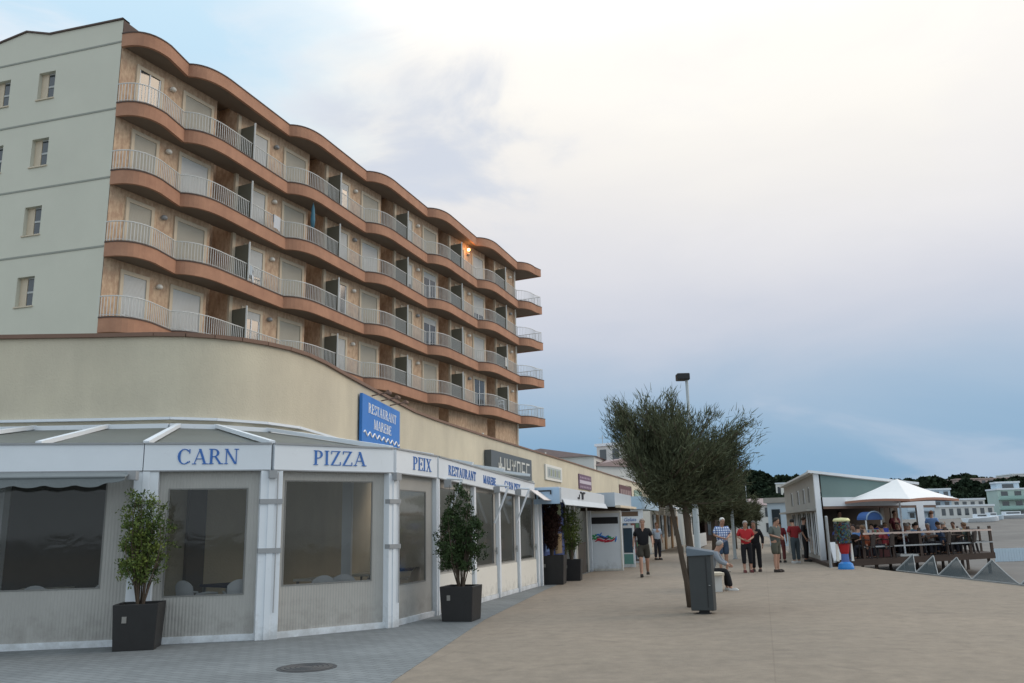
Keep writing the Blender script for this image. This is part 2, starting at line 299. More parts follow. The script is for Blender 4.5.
class MB:
    def __init__(s): s.v = []; s.f = []
    def add(s, vs_, fs):
        k = len(s.v); s.v += [tuple(v) for v in vs_]; s.f += [tuple(i+k for i in f) for f in fs]; return s
    def box(s, x0, y0, z0, x1, y1, z1):
        return s.add([(x0, y0, z0), (x1, y0, z0), (x1, y1, z0), (x0, y1, z0), (x0, y0, z1), (x1, y0, z1), (x1, y1, z1), (x0, y1, z1)],
                     [(3, 2, 1, 0), (4, 5, 6, 7), (0, 1, 5, 4), (1, 2, 6, 5), (2, 3, 7, 6), (3, 0, 4, 7)])
    def wbox(s, a, b, z0, z1, th, off=0):
        # vertical slab from plan point a to b; offset to the right-hand side (outward) by off, thickness th inward
        a = Vector((a[0], a[1])); b = Vector((b[0], b[1])); d = (b-a).normalized(); n = Vector((d.y, -d.x))
        p = [a+n*off, b+n*off, b+n*(off-th), a+n*(off-th)]
        return s.prism(p, z0, z1)
    def prism(s, pts, z0, z1):
        k = len(pts)
        ar = sum(pts[i][0]*pts[(i+1) % k][1]-pts[(i+1) % k][0]*pts[i][1] for i in range(k))
        if ar < 0: pts = list(reversed(pts))
        vs_ = [(p[0], p[1], z0) for p in pts]+[(p[0], p[1], z1) for p in pts]
        fs = [tuple(reversed(range(k))), tuple(range(k, 2*k))]+[(i, (i+1) % k, (i+1) % k+k, i+k) for i in range(k)]
        return s.add(vs_, fs)
    def tube(s, pts, r, seg=8, cap=True):
        pts = [Vector(p) for p in pts]; n = len(pts); rr = r if isinstance(r, (list, tuple)) else [r]*n
        rings = []; up = Vector((0, 0, 1)); prev = None
        for i, p in enumerate(pts):
            t = (pts[min(i+1, n-1)]-pts[max(i-1, 0)]).normalized()
            if prev is None: x = t.cross(up if abs(t.z) < .9 else Vector((1, 0, 0))).normalized()
            else: x = (prev-t*prev.dot(t)).normalized()
            prev = x; y = t.cross(x)
            rings.append([p+(x*math.cos(2*math.pi*k/seg)+y*math.sin(2*math.pi*k/seg))*rr[i] for k in range(seg)])
        vs_ = [v for rg in rings for v in rg]; fs = []
        for i in range(n-1):
            for k in range(seg):
                fs.append((i*seg+k, i*seg+(k+1) % seg, (i+1)*seg+(k+1) % seg, (i+1)*seg+k))
        if cap: fs += [tuple(reversed(range(seg))), tuple((n-1)*seg+k for k in range(seg))]
        return s.add(vs_, fs)
    def bar(s, a, b, w_, h_):
        a = Vector(a); b = Vector(b); t = (b-a).normalized(); x = t.cross(Vector((0, 0, 1)))
        x = x.normalized() if x.length > 1e-4 else Vector((1, 0, 0)); y = x.cross(t)
        vs_ = []
        for p in (a, b):
            for sx, sy in ((-1, -1), (1, -1), (1, 1), (-1, 1)): vs_.append(p+x*sx*w_/2+y*sy*h_/2)
        return s.add(vs_, [(0, 1, 2, 3), (7, 6, 5, 4), (0, 4, 5, 1), (1, 5, 6, 2), (2, 6, 7, 3), (3, 7, 4, 0)])
    def lathe(s, prof, seg=20, c=(0, 0, 0)):
        vs_ = []; n = len(prof)
        for r, z in prof:
            for k in range(seg): a = 2*math.pi*k/seg; vs_.append((c[0]+r*math.cos(a), c[1]+r*math.sin(a), c[2]+z))
        fs = []
        for i in range(n-1):
            for k in range(seg): fs.append((i*seg+k, i*seg+(k+1) % seg, (i+1)*seg+(k+1) % seg, (i+1)*seg+k))
        fs += [tuple(reversed(range(seg))), tuple((n-1)*seg+k for k in range(seg))]
        return s.add(vs_, fs)
    def build(s, name, m, parent=None, frame=None, world=False, smooth=False, bevel=0, shear=None):
        if shear is not None: s.v = [tuple(shear @ Vector(v)) for v in s.v]; world = True
        # verts: local to `frame` (a world matrix) if given; world coords if world; else local to the parent
        me = bpy.data.meshes.new(name); PW = WM[parent.name] if parent else Matrix.Identity(4)
        o = bpy.data.objects.new(name, me); COL.objects.link(o)
        if frame is not None:
            me.from_pydata(s.v, [], s.f); o.parent = parent; o.matrix_local = PW.inverted() @ frame; WM[o.name] = frame
        else:
            vv = s.v
            if world and parent: inv = PW.inverted(); vv = [inv @ Vector(v) for v in s.v]
            me.from_pydata(vv, [], s.f); o.parent = parent; WM[o.name] = PW.copy()
        me.update()
        if m: me.materials.append(m)
        if smooth:
            for p in me.polygons: p.use_smooth = True
        if bevel:
            b = o.modifiers.new('b', 'BEVEL'); b.width = bevel; b.segments = 2; b.limit_method = 'ANGLE'
        return o
def frame2(a, b, z=0):
    # local x along a->b, local -y outward (right-hand side of a->b), z up
    d = (Vector((b[0]-a[0], b[1]-a[1]))).normalized(); n = Vector((d.y, -d.x))
    return Matrix(((d.x, -n.x, 0, a[0]), (d.y, -n.y, 0, a[1]), (0, 0, 1, z), (0, 0, 0, 1)))
def dist(a, b): return math.hypot(a[0]-b[0], a[1]-b[1])
def copy_tree(o, parent=None):
    c = o.copy(); COL.objects.link(c); c.parent = parent
    for ch in o.children: copy_tree(ch, c)
    return c

# ---------------- serif lettering: glyphs as flat prisms on the xz plane (y = depth)
TH, TN = .15, .05
def serif(x0, x1, z): return [(x0, z-TN/2 if z > .5 else z, x1, z+TN/2 if z < .5 else z)]
def glyph(ch):
    P = []   # polygons in (x,z); returns polys, width
    def rect(x0, z0, x1, z1): P.append([(x0, z0), (x1, z0), (x1, z1), (x0, z1)])
    def stem(x, w_=TH, z0=0, z1=1, ser=True):
        rect(x, z0, x+w_, z1)
        if ser:
            if z0 == 0: rect(x-.08, 0, x+w_+.08, TN)
            if z1 == 1: rect(x-.08, 1-TN, x+w_+.08, 1)
    def diag(xa, za, xb, zb, w_): P.append([(xa, za), (xa+w_, za), (xb+w_, zb), (xb, zb)])
    def arc(cx, cz, rx, rz, a0, a1, wmax, wmin=TN, n=12):
        for i in range(n):
            q = []
            for a in (a0+(a1-a0)*i/n, a0+(a1-a0)*(i+1)/n):
                ca, sa = math.cos(R(a)), math.sin(R(a)); wd = wmin+(wmax-wmin)*abs(ca)
                q.append(((cx+rx*ca, cz+rz*sa), (cx+(rx-wd)*ca, cz+(rz-min(wd, TN+.02) if abs(sa) > .7 else rz-wd)*sa)))
            P.append([q[0][0], q[1][0], q[1][1], q[0][1]])
    if ch == 'C': arc(.42, .5, .42, .51, 45, 315, TH+.02); rect(.70, .70, .76, .98); rect(.70, .12, .76, .22); return P, .84
    if ch == 'A': diag(.08, 0, .42, 1, TN); diag(.70, 0, .36, 1, TH); rect(.2, .32, .62, .32+TN); rect(-.02, 0, .24, TN); rect(.6, 0, .96, TN); return P, .92
    if ch == 'R': stem(.08); arc(.30, .73, .34, .27, -90, 90, TH); rect(.2, .94, .34, 1); rect(.2, .46, .34, .52); diag(.66, 0, .34, .48, TH); rect(.62, 0, .92, TN); return P, .88
    if ch == 'N': stem(.1, TN+.01); stem(.72, TN+.01, ser=False); rect(.62, .94, .9, 1); diag(.64, 0, .04, 1, TH); return P, .92
    if ch == 'P': stem(.08); arc(.30, .72, .34, .28, -90, 90, TH); rect(.2, .94, .34, 1); rect(.2, .44, .34, .50); return P, .70
    if ch == 'I': stem(.08); return P, .36
    if ch == 'Z': rect(.04, 1-TN, .72, 1); rect(.02, 0, .74, TN); diag(.02, .03, .54, .97, TH); rect(.04, .78, .09, .96); rect(.69, .04, .74, .24); return P, .78
    if ch == 'E': stem(.08); rect(.2, .94, .66, 1); rect(.2, 0, .68, .06); rect(.2, .48, .52, .54); rect(.62, .78, .66, .96); rect(.64, .04, .68, .24); rect(.49, .38, .53, .64); return P, .72
    if ch == 'X': diag(.60, 0, .08, 1, TH); diag(.08, 0, .66, 1, TN); rect(0, 0, .26, TN); rect(.52, 0, .88, TN); rect(0, .94, .34, 1); rect(.54, .94, .82, 1); return P, .86
    if ch == 'S': arc(.33, .74, .28, .27, 30, 240, TH-.02); arc(.33, .27, .29, .28, -150, 62, TH-.02); rect(.54, .72, .59, .98); rect(.05, .03, .1, .28); return P, .64
    if ch == 'T': stem(.28, ser=False); rect(.20, 0, .53, TN); rect(.02, 1-TN, .72, 1); rect(.02, .76, .07, .96); rect(.67, .76, .72, .96); return P, .74
    if ch == 'U': rect(.12, .3, .12+TH, 1); rect(.66, .3, .72, 1); rect(.02, .94, .40, 1); rect(.55, .94, .84, 1); arc(.42, .34, .30, .35, 180, 360, TH-.04); return P, .86
    if ch == 'M': stem(.06, TN+.01); stem(.80, TH); diag(.44, 0, .06, 1, TH); diag(.46, 0, .80, 1, TN); return P, 1.05
    if ch == 'B': stem(.08); arc(.30, .75, .30, .25, -90, 90, TH); arc(.32, .26, .34, .27, -90, 90, TH); rect(.2, .94, .34, 1); rect(.2, .47, .34, .53); rect(.2, 0, .34, .06); return P, .72
    return P, .4
def letters(word, h, width=None, gap=.08, flat=True):
    x = 0; items = []
    for ch in word:
        g, w_ = glyph(ch); items.append((g, x)); x += w_+(gap if g else 0)
    tot = x-gap; sx = (width/tot) if width else h
    mb = MB(); k = 0
    for g, ox in items:
        for poly in g:
            k += 1; d0 = -.010-.0004*(k % 7); pp = [((px+ox)*sx, pz*h) for px, pz in poly]; n = len(pp)
            ar = sum(pp[i][0]*pp[(i+1) % n][1]-pp[(i+1) % n][0]*pp[i][1] for i in range(n))
            if ar < 0: pp.reverse()
            mb.add([(p[0], d0, p[1]) for p in pp]+[(p[0], .004, p[1]) for p in pp], [tuple(range(n))]+[(i, i+n, (i+1) % n+n, (i+1) % n) for i in range(n)])
    return mb
def letter_part(name, word, F, x, z, h, width, m, parent):
    mb = letters(word, h, width); mb.v = [(v[0]+x, v[1], v[2]+z) for v in mb.v]; return mb.build(name, m, parent, frame=F)

# ================================================================== SETTING
EDGE = [(11.95, -60), (11.95, 29), (12.6, 36), (14.6, 47), (34, 120), (62, 230)]
mb = MB(); mb.add([(-1500, -800, -.6), (2500, -800, -.6), (2500, 2500, -.6), (-1500, 2500, -.6)], [(0, 1, 2, 3)])
tag(mb.build('beach_ground', M['sand']), kind='structure')
mb = MB(); mb.prism([(-150, -60)]+EDGE+[(-150, 230)], -.7, 0); tag(mb.build('promenade', M['concrete']), kind='structure')
PV = [(-2.9, -10), (-1.85, 5.5), (-1.39, 9.72), (-.61, 15.96), (.72, 23.1), (2.16, 29.76), (7.8, 50), (18.4, 88)]
mb = MB(); mb.prism([(-149, -10)]+PV+[(-149, 88)], .0005, .004); tag(mb.build('block_pavement', M['pavers']), kind='structure')
# sea far right
mb = MB(); mb.add([(60, -800, -.55), (2500, -800, -.55), (2500, 150, -.55), (95, 90, -.55)], [(0, 1, 2, 3)]); tag(mb.build('sea', M['sea']), kind='structure')

# hill behind the bay
def hillz(x, y):
    a = math.exp(-((x-100)/55)**2)*3+math.exp(-((x-175)/50)**2)*3.5+math.exp(-((x-330)/150)**2)*4
    a += math.exp(-((x-60)/30)**2)*2
    r = max(0, min(1, (y-225)/90)); r = r*r*(3-2*r); return -.7+(7.5+a+3.5*math.exp(-((x-82)/22)**2))*r
mb = MB(); nx, nyy = 60, 14; vs_ = []; fs = []
for j in range(nyy):
    for i in range(nx):
        x = -40+i*11; y = 215+j*16; vs_.append((x, y, hillz(x, y)))
for j in range(nyy-1):
    for i in range(nx-1): a = j*nx+i; fs.append((a, a+1, a+nx+1, a+nx))
mb.add(vs_, fs); tag(mb.build('hill', mat('dry_hillside', (.10, .10, .065), .95, .4, .1), smooth=True), kind='structure')

# ================================================================== HOTEL
HP = Vector((-15.1, 30.1)); HD = Vector((.4396, .898)).normalized(); HN = Vector((.898, -.4396)).normalized()
HE = Vector((math.sin(R(-73.8)), math.cos(R(-73.8))))
def H(t, o): p = HP+HD*t+HN*o; return (p.x, p.y)
hotel = thing('hotel_building', 'tall hotel block with wavy terracotta balconies and pale green end wall', 'building', (HP.x, HP.y, 0))
TL = 35.0; SL = [9.44, 12.34, 15.2, 18.0]; RT = 20.98
endp = HP+HE*30
# main volume (facade cladding is a separate part standing proud)
mb = MB(); back = [H(TL, 0), H(TL, -13), (endp.x+HD.x*2, endp.y+HD.y*2)]
p0 = HP
# end wall in green, gabled parapet
ew = MB(); Fe = frame2((endp.x, endp.y), (HP.x, HP.y))
prof = [(30, 21.61), (26.4, 21.66), (25.2, 22.0), (23.8, 21.75), (20, 21.7), (0, 21.7)]
vs_ = [(0, 0, 0), (30, 0, 0)]+[(x, 0, z) for x, z in prof]; vb = [(x, .25, z) for x, y, z in vs_]; n = len(vs_)
# end windows: openings are cut by building the wall as a grid
xs_cuts = []
wins = []
for z0, z1 in ((18.8, 19.98), (15.9, 17.08), (13.05, 14.22), (10.2, 11.37)):
    for s0, s1 in ((3.12, 3.94), (5.38, 6.2), (9.3, 10.1)):
        wins.append((30-s1, 30-s0, z0, z1))
xc = sorted(set([0, 30]+[v for w_ in wins for v in w_[:2]])); zc = sorted(set([0, 20.6]+[v for w_ in wins for v in w_[2:]]))
def wall_grid(mb, xc, zc, holes, y0, y1):
    for i in range(len(xc)-1):
        for j in range(len(zc)-1):
            cx, cz = (xc[i]+xc[i+1])/2, (zc[j]+zc[j+1])/2
            if any(h[0] < cx < h[1] and h[2] < cz < h[3] for h in holes): continue
            mb.add([(xc[i], y0, zc[j]), (xc[i+1], y0, zc[j]), (xc[i+1], y0, zc[j+1]), (xc[i], y0, zc[j+1])], [(0, 1, 2, 3)])
    for h in holes:
        x0, x1, z0, z1 = h
        mb.add([(x0, y0, z0), (x1, y0, z0), (x1, y0, z1), (x0, y0, z1), (x0, y1, z0), (x1, y1, z0), (x1, y1, z1), (x0, y1, z1)],
               [(0, 4, 5, 1), (1, 5, 6, 2), (2, 6, 7, 3), (3, 7, 4, 0)])
wall_grid(ew, xc, zc, wins, 0, .3)
ew.add([(0, 0, 20.6), (30, 0, 20.6)]+[(x, 0, z) for x, z in prof], [tuple(range(8))])
ew.add([(x, 0, z) for x, z in prof]+[(x, .3, z) for x, z in prof], [(i, i+6, i+7, i+1) for i in range(5)])
ew.build('end_wall', M['green_wall'], hotel, frame=Fe)
# floor joint lines on end wall
for z in (20.65, 17.79, 14.95, 12.2):
    j = MB(); j.box(0, -.022, z-.035, 29.98, -.001, z+.035); j.build('joint_strip', simple('joint_grey', (.30, .31, .27)), hotel, frame=Fe)
cp = MB()
for (xa, za), (xb, zb) in zip(prof[:-1], prof[1:]): cp.add([(xb, -.06, zb+.004), (xa, -.06, za+.004), (xa, .34, za+.004), (xb, .34, zb+.004), (xb, -.06, zb+.07), (xa, -.06, za+.07), (xa, .34, za+.07), (xb, .34, zb+.07)], [(3, 2, 1, 0), (4, 5, 6, 7), (0, 1, 5, 4), (2, 3, 7, 6)])
cp.build('end_wall_coping', M['rim'], hotel, frame=Fe)
for (x0, x1, z0, z1) in wins:
    f = MB(); y = .2
    j_ = MB(); j_.box(x0+.001, y-.03, z0+.001, x0+.34, y+.03, z1-.001); j_.build('jamb', M['stone_frame'], hotel, frame=Fe)
    f.box(x0+.36, y-.035, z1-.06, x1, y+.03, z1); f.box(x0+.36, y-.035, z0, x1, y+.03, z0+.06); f.box(x1-.06, y-.035, z0+.06, x1, y+.03, z1-.06); f.box(x0+.36, y-.033, (z0+z1)/2-.04, x1-.06, y+.03, (z0+z1)/2+.04)
    fo = f.build('window', simple('window_frame_white', (.45, .46, .45)), hotel, frame=Fe)
    g = MB(); g.box(x0+.36, y-.01, z0+.06, x1-.06, y+.01, z1-.06); g.build('pane', M['glass_dark'], fo, frame=Fe)
    s_ = MB(); s_.box(x0-.04, -.05, z0-.05, x1+.04, .18, z0-.002); s_.build('sill', M['stone_frame'], fo, frame=Fe)
# facade wall with recessed loggias
base = [3.2+6.3*k for k in range(6)]
pl = [(0.02, 0)]
for k in range(5):
    a, b = base[k]+1.85, base[k]+3.05; pl += [(a, 0), (a, -1.1), (b, -1.1), (b, 0)]
pl += [(TL, 0), (TL, -12.9)]
mb = MB()
for (ta, oa), (tb, ob) in zip(pl[:-1], pl[1:]):
    a = H(ta, oa); b = H(tb, ob); mb.add([(*a, 0), (*b, 0), (*b, 21), (*a, 21)], [(0, 1, 2, 3)])
mb.build('facade_cladding', M['stone'], hotel, world=True)
mb = MB(); mb.add([(*H(TL, -12.9), 0), (endp.x, endp.y+.5, 0), (endp.x, endp.y+.5, 21.4), (*H(TL, -12.9), 21.4)], [(0, 1, 2, 3)]); mb.build('rear_wall', M['green_wall'], hotel, world=True)
mb = MB(); mb.prism([H(.3, -.35), H(TL+.3, -.1), H(TL+.3, -13), (endp.x+1, endp.y+1)], 20.8, 21.3); mb.build('flat_roof', M['soffit'], hotel, world=True)
# dark parapet return behind the roof edge at the corner
mb = MB(); mb.wbox(H(0.02, 0), H(6, -.9), 21, 21.6, .2); mb.build('roof_parapet', M['rim'], hotel, world=True)
# scalloped outlines
NT = [2.85+6.3*k for k in range(6)]
def scallop(k):
    # plan outline (t, off) from start notch to end notch
    if k == -1:
        P0, P1, P2 = Vector((0, .02)), Vector((.15, 1.22)), Vector((1.5, .98))
        return [tuple((1-u)**2*P0+2*u*(1-u)*P1+u*u*P2) for u in [i/9 for i in range(10)]]+[(2.85, .55)]
    t0 = NT[k]; pts = [(t0, .55), (t0+.0, .62)]
    P0, P1, P2 = Vector((t0, .55)), Vector((t0+.4, 1.28)), Vector((t0+1.8, 1.14))
    pts = [tuple((1-u)**2*P0+2*u*(1-u)*P1+u*u*P2) for u in [i/9 for i in range(10)]]
    if k < 5: pts.append((NT[k]+6.3, .55))
    else: pts += [(TL+2.0, 1.28), (TL+2.0, -2.4)]
    return pts
def band(mb, pts, z0, z1, off0=0, th=.1):
    # vertical strip following an outline, outward face at off0
    P = [Vector(H(*p)) for p in pts]; n = len(P); nrm = []
    for i in range(n):
        d = (P[min(i+1, n-1)]-P[max(i-1, 0)]).normalized(); nrm.append(Vector((d.y, -d.x)))
    out = [P[i]+nrm[i]*off0 for i in range(n)]; inn = [P[i]+nrm[i]*(off0-th) for i in range(n)]
    vs_ = [(p.x, p.y, z0) for p in out]+[(p.x, p.y, z1) for p in out]+[(p.x, p.y, z0) for p in inn]+[(p.x, p.y, z1) for p in inn]; fs = []
    for i in range(n-1):
        fs += [(i, i+1, n+i+1, n+i), (2*n+i+1, 2*n+i, 3*n+i, 3*n+i+1), (n+i, n+i+1, 3*n+i+1, 3*n+i), (i+1, i, 2*n+i, 2*n+i+1)]
    fs += [(0, n, 3*n, 2*n), (n-1, 2*n-1+2*n-n+0, 0, 0)] if False else [(0, n, 3*n, 2*n), (n-1, 3*n-1, 4*n-1, 2*n-1)]
    mb.add(vs_, fs)
def slab(mb, k, z0, z1, inset=0):
    pts = scallop(k); q = [H(*p) for p in pts]
    t_a = pts[0][0]; t_b = pts[-1][0]
    if k == 5: q += [H(TL, -2.4), H(TL, -.05), H(t_a, -.05)]
    else: q += [H(t_b, -.05), H(t_a, -.05)]
    # remove duplicates
    qq = []
    for p in q:
        if not qq or dist(p, qq[-1]) > .01: qq.append(p)
    mb.prism(qq, z0, z1)
def resample(pts, step):
    P = [Vector(H(*p)) for p in pts]; out = [P[0].copy()]; acc = 0
    for a, b in zip(P[:-1], P[1:]):
        Ls = (b-a).length; d = step-acc
        while d < Ls: out.append(a+(b-a)*(d/Ls)); d += step
        acc = Ls-(d-step)
    return out
for zi, z in enumerate(SL+[RT]):
    roof = z == RT
    for k in range(-1, 6):
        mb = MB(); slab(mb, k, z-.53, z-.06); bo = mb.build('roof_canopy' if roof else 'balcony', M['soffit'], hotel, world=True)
        mb = MB(); band(mb, scallop(k), z-.57, z-.03, .03, .12); mb.build('fascia', M['terracotta'], bo, world=True)
        mb = MB(); band(mb, scallop(k), z-.03, z+.02, .055, .17); mb.build('coping', M['rim'], bo, world=True)
        if roof: continue
        sc_ = scallop(k)
        mb = MB()
        inner = [(t, o-.08) for t, o in sc_]
        for p in resample(inner, .125): mb.box(p.x-.011, p.y-.011, z+.02, p.x+.011, p.y+.011, z+.80)
        P = [H(*p) for p in inner]
        mb.tube([(*p, z+.81) for p in P], .022, 6); mb.tube([(*p, z+.10) for p in P], .012, 4)
        mb.build('railing', M['rail_white'], bo, world=True)
# doors, lamps, screens
rnd = random.Random(3)
def hotel_door(ta, tb, z):
    F = frame2(H(ta, 0), H(tb, 0), z); wd = tb-ta; h = 1.9
    f = MB(); f.box(-.14, -.06, 0, 0, .03, h+.16); f.box(wd, -.06, 0, wd+.14, .03, h+.16); f.box(0, -.058, h, wd, .03, h+.155)
    fo = f.build('balcony_door', M['stone_frame'], hotel, frame=F)
    mode = rnd.random()
    if mode < .62:
        s = MB(); s.box(0, -.02, 0, wd, .02, h); s.build('shutter', M['shutter'] if rnd.random() < .7 else M['shutter2'], fo, frame=F)
    else:
        cut = rnd.choice([.35, .6, 1.2, 0])
        if cut: s = MB(); s.box(0, -.025, h-cut, wd, .02, h); s.build('shutter', M['shutter'], fo, frame=F)
        g = MB(); g.box(0, -.01, 0, wd, .01, h-cut); g.build('pane', M['glass_dark'], fo, frame=F)
        s = MB()
        for x in (0, wd/2-.03, wd-.06): s.box(x, -.03, 0, x+.06, -.011, h-cut)
        s.box(.06, -.029, 0, wd-.06, -.0115, .08); s.build('sash', M['white'], fo, frame=F)
for zi, z in enumerate(SL):
    for k in range(-1, 5):
        bk = 3.2+6.3*k
        if k >= 0: hotel_door(bk+.05, bk+1.5, z)
        hotel_door(bk+4.0, bk+5.05, z)
        q = H(bk+5.65, .07); mb = MB(); mb.lathe([(.02, -.05), (.12, -.03), (.14, .05), (.10, .12), (.02, .14)], 12, (q[0], q[1], z+1.75)); mb.build('wall_lamp', M['whitewarm'] if (zi+k) % 3 else M['grayband'], hotel, world=True, smooth=True)
        if k >= 0:
            mb = MB(); mb.prism([H(bk+3.06, .12), H(bk+3.24, .12), H(bk+3.24, .002), H(bk+3.06, .002)], z+.0, z+2.32); mb.build('wall_pier', M['stone_frame'], hotel, world=True)
            mb = MB(); a, b = H(bk+3.28, .01), H(bk+3.28, .86); mb.wbox(a, b, z+.05, z+1.72, .05); so_ = mb.build('privacy_screen', M['screen'], hotel, world=True)
            q = H(bk+3.28, .92); mb = MB(); mb.box(q[0]-.03, q[1]-.03, z+.01, q[0]+.03, q[1]+.03, z+1.8); mb.build('screen_post', M['rail_white'], so_, world=True)
# the lit lamp on the top floor (real light)
q = H(3.2+6.3*3+5.4, .25); hl = MB(); hl.lathe([(.02, 0), (.09, .05), (.09, .16), (.02, .2)], 12, (q[0], q[1], SL[3]+1.9)); hl.build('lit_wall_lamp', M['lamp_lit'], hotel, world=True, smooth=True)
pd = bpy.data.lights.new('lamp_light', 'POINT'); pd.energy = 14; pd.color = (1, .45, .15); pd.shadow_soft_size = .1; po = bpy.data.objects.new('lamp_light', pd); COL.objects.link(po); po.location = (q[0]+.4, q[1]-.3, SL[3]+1.95)
# balcony clutter
q = H(10.6, .95)
t = thing('closed_parasol', 'closed blue parasol standing on the third balcony row above the blue restaurant sign', 'parasol', (q[0], q[1], SL[2]-.05))
mb = MB(); mb.tube([(0, 0, .05), (0, 0, 2.25)], .02, 6); mb.build('pole', M['steel'], t)
mb = MB(); mb.tube([(0, 0, .9), (0, 0, 1.3), (0, 0, 1.9), (0, 0, 2.2)], [.08, .12, .08, .02], 8); mb.build('folded_canopy', simple('faded_blue_canvas', (.06, .17, .24)), t, smooth=True)
def plastic_chair(loc, rz, label, m, group=None, name='plastic_chair', s=1.0, cat='chair'):
    t = thing(name, label, cat, loc, rz, group)
    mb = MB(); mb.box(-.22, -.22, .42, .22, .22, .45); mb.build('seat', m, t, bevel=.01)
    mb = MB(); n = 8
    for i in range(n):
        a0 = -.9+1.8*i/n; a1 = -.9+1.8*(i+1)/n
        z1a = .88-.12*abs(a0)**2; z1b = .88-.12*abs(a1)**2
        xa, ya, xb, yb = .25*math.sin(a0), .16+.08*math.cos(a0), .25*math.sin(a1), .16+.08*math.cos(a1)
        mb.add([(xa, ya, .45), (xb, yb, .45), (xb, yb+.06, z1b), (xa, ya+.06, z1a), (xa, ya-.02, .45), (xb, yb-.02, .45), (xb, yb+.04, z1b), (xa, ya+.04, z1a)], [(0, 1, 2, 3), (7, 6, 5, 4), (3, 2, 6, 7)])
    mb.build('backrest', m, t)
    for x in (-1, 1):
        mb = MB(); mb.tube([(x*.23, -.2, .66), (x*.24, 0, .68), (x*.22, .2, .66)], .02, 6); mb.tube([(x*.23, -.2, .45), (x*.23, -.2, .66)], .018, 6); mb.build('armrest', m, t)
        for y in (-1, 1): mb = MB(); mb.bar((x*.2, y*.2, .43), (x*.24, y*.24, 0), .035, .035); mb.build('leg', m, t)
    return t
q = H(6.8, .55); plastic_chair((q[0], q[1], SL[1]-.06), R(200), 'white plastic chair on the third balcony row down, nearest the green end wall', M['white'], 'chairs on the hotel balconies')
q = H(30.6, .8); plastic_chair((q[0], q[1], SL[0]-.06), R(120), 'white plastic chair on the lowest balcony row near the far end', M['white'], 'chairs on the hotel balconies')

for k_, t_, lv, c, lb in ((0, 8.2, 2, (.55, .57, .6), 'white towel drying on the second row balcony rail near the left'), (2, 31.3, 1, (.62, .62, .6), 'white towel on the third row balcony rail at the far end')):
    sc0 = [p for kk_ in range(-1, 5) for p in scallop(kk_)]; o_ = None
    for (ta, oa), (tb, ob) in zip(sc0[:-1], sc0[1:]):
        if ta <= t_ <= tb and tb > ta: o_ = oa+(ob-oa)*(t_-ta)/(tb-ta)
    a_, b_ = H(t_, o_-.04), H(t_+.55, o_-.04-.55*.17); z_ = SL[lv]
    tw_ = thing('towel', lb, 'towel', (*a_, z_+.16), group='towels on the balcony rails'); Ft = frame2(a_, b_)
    mb = MB(); n_ = 8
    for i in range(n_+1):
        u = i/n_; mb.v += [(.55*u, -.03+.015*math.sin(u*9), z_+.2+.03*math.sin(u*5)), (.55*u, -.035, z_+.85), (.55*u, .03, z_+.85), (.55*u, .035, z_+.5)]
    for i in range(n_):
        for q_ in range(3): a0_ = 4*i+q_; mb.f.append((a0_, a0_+4, a0_+5, a0_+1))
    mb.build('cloth', simple('towel_%d' % k_, c, .95), tw_, frame=Ft)
q = H(TL-.25, .12); mb = MB(); mb.tube([(*q, 4), (*q, 20.4)], .06, 8); mb.build('downpipe', M['whitewarm'], hotel, world=True)
# ================================================================== ANNEX (long low building)
W = [(-40, 16.3), (-10.26, 16.6), (-8.31, 16.66), (-7.2, 16.66), (-6.6, 16.76), (-6.1, 16.98), (-5.65, 17.3), (-5.25, 17.75), (-4.92, 18.3), (-4.68, 19.0), (-4.5, 20.0), (-4.37, 21.28), (-4.11, 23.49), (-3.78, 26.0), (-3.4, 28.9), (-2.9, 31.2), (-2.15, 34.0), (-1.14, 37.8), (3.48, 53.92), (12.5, 86), (28, 141)]
annex = thing('annex_building', 'long low ochre building with curved corner and brown coping behind the restaurants', 'building', (-8, 17, 0))
mb = MB(); n = len(W); vs_ = [(x, y, 0) for x, y in W]+[(x, y, 5.52) for x, y in W]; mb.add(vs_, [(i, i+1, n+i+1, n+i) for i in range(n-1)]); mb.build('wall', M['annex'], annex, world=True, smooth=True)
mb = MB()
for a, b in zip(W[:-1], W[1:]): mb.wbox(a, b, 5.52, 5.6, .35, .07)
mb.build('coping', M['brown'], annex, world=True)
mb = MB(); mb.prism([(x-.05, y+.3) for x, y in W]+[(14, 150), (-13.5, 60), (-30, 33), (-40, 33)], 5.3, 5.5); mb.build('flat_roof', M['roofgray'], annex, world=True)
for x, y in ((-.9, 40.5), (2.5, 52)):
    mb = MB(); mb.tube([(x-.6, y+.4, 5.5), (x-.6, y+.4, 6.1)], .05, 8); mb.build('vent_pipe', M['whitewarm'], annex, world=True)
# drainpipe on the hotel corner
# signs on the annex wall
def wallsign(name, label, a, b, z0, z1, m, th=.08, cat='sign', off=.09):
    d = Vector((b[0]-a[0], b[1]-a[1])).normalized(); nv = Vector((d.y, -d.x))
    a2 = (a[0]+nv.x*off, a[1]+nv.y*off); F = frame2(a2, (a2[0]+d.x, a2[1]+d.y))
    t = thing(name, label, cat, (a2[0], a2[1], z0), math.atan2(d.y, d.x)); Ls = dist(a, b)
    mb = MB(); mb.box(0, 0, z0, Ls, th, z1); mb.build('board', m, t, frame=F); return t, F, Ls
t, F, Ls = wallsign('restaurant_sign', 'blue restaurant sign with white lettering and wave line under three spotlights', (-4.17, 22.75), (-3.69, 26.7), 3.96, 5.26, M['signblue'], off=.10)
letter_part('lettering', 'RESTAURANT', F, Ls*.14, 4.80, .27, Ls*.74, M['letterwhite'], t)
letter_part('lettering', 'MAREBE', F, Ls*.28, 4.40, .27, Ls*.46, M['letterwhite'], t)
mb = MB(); pts = []
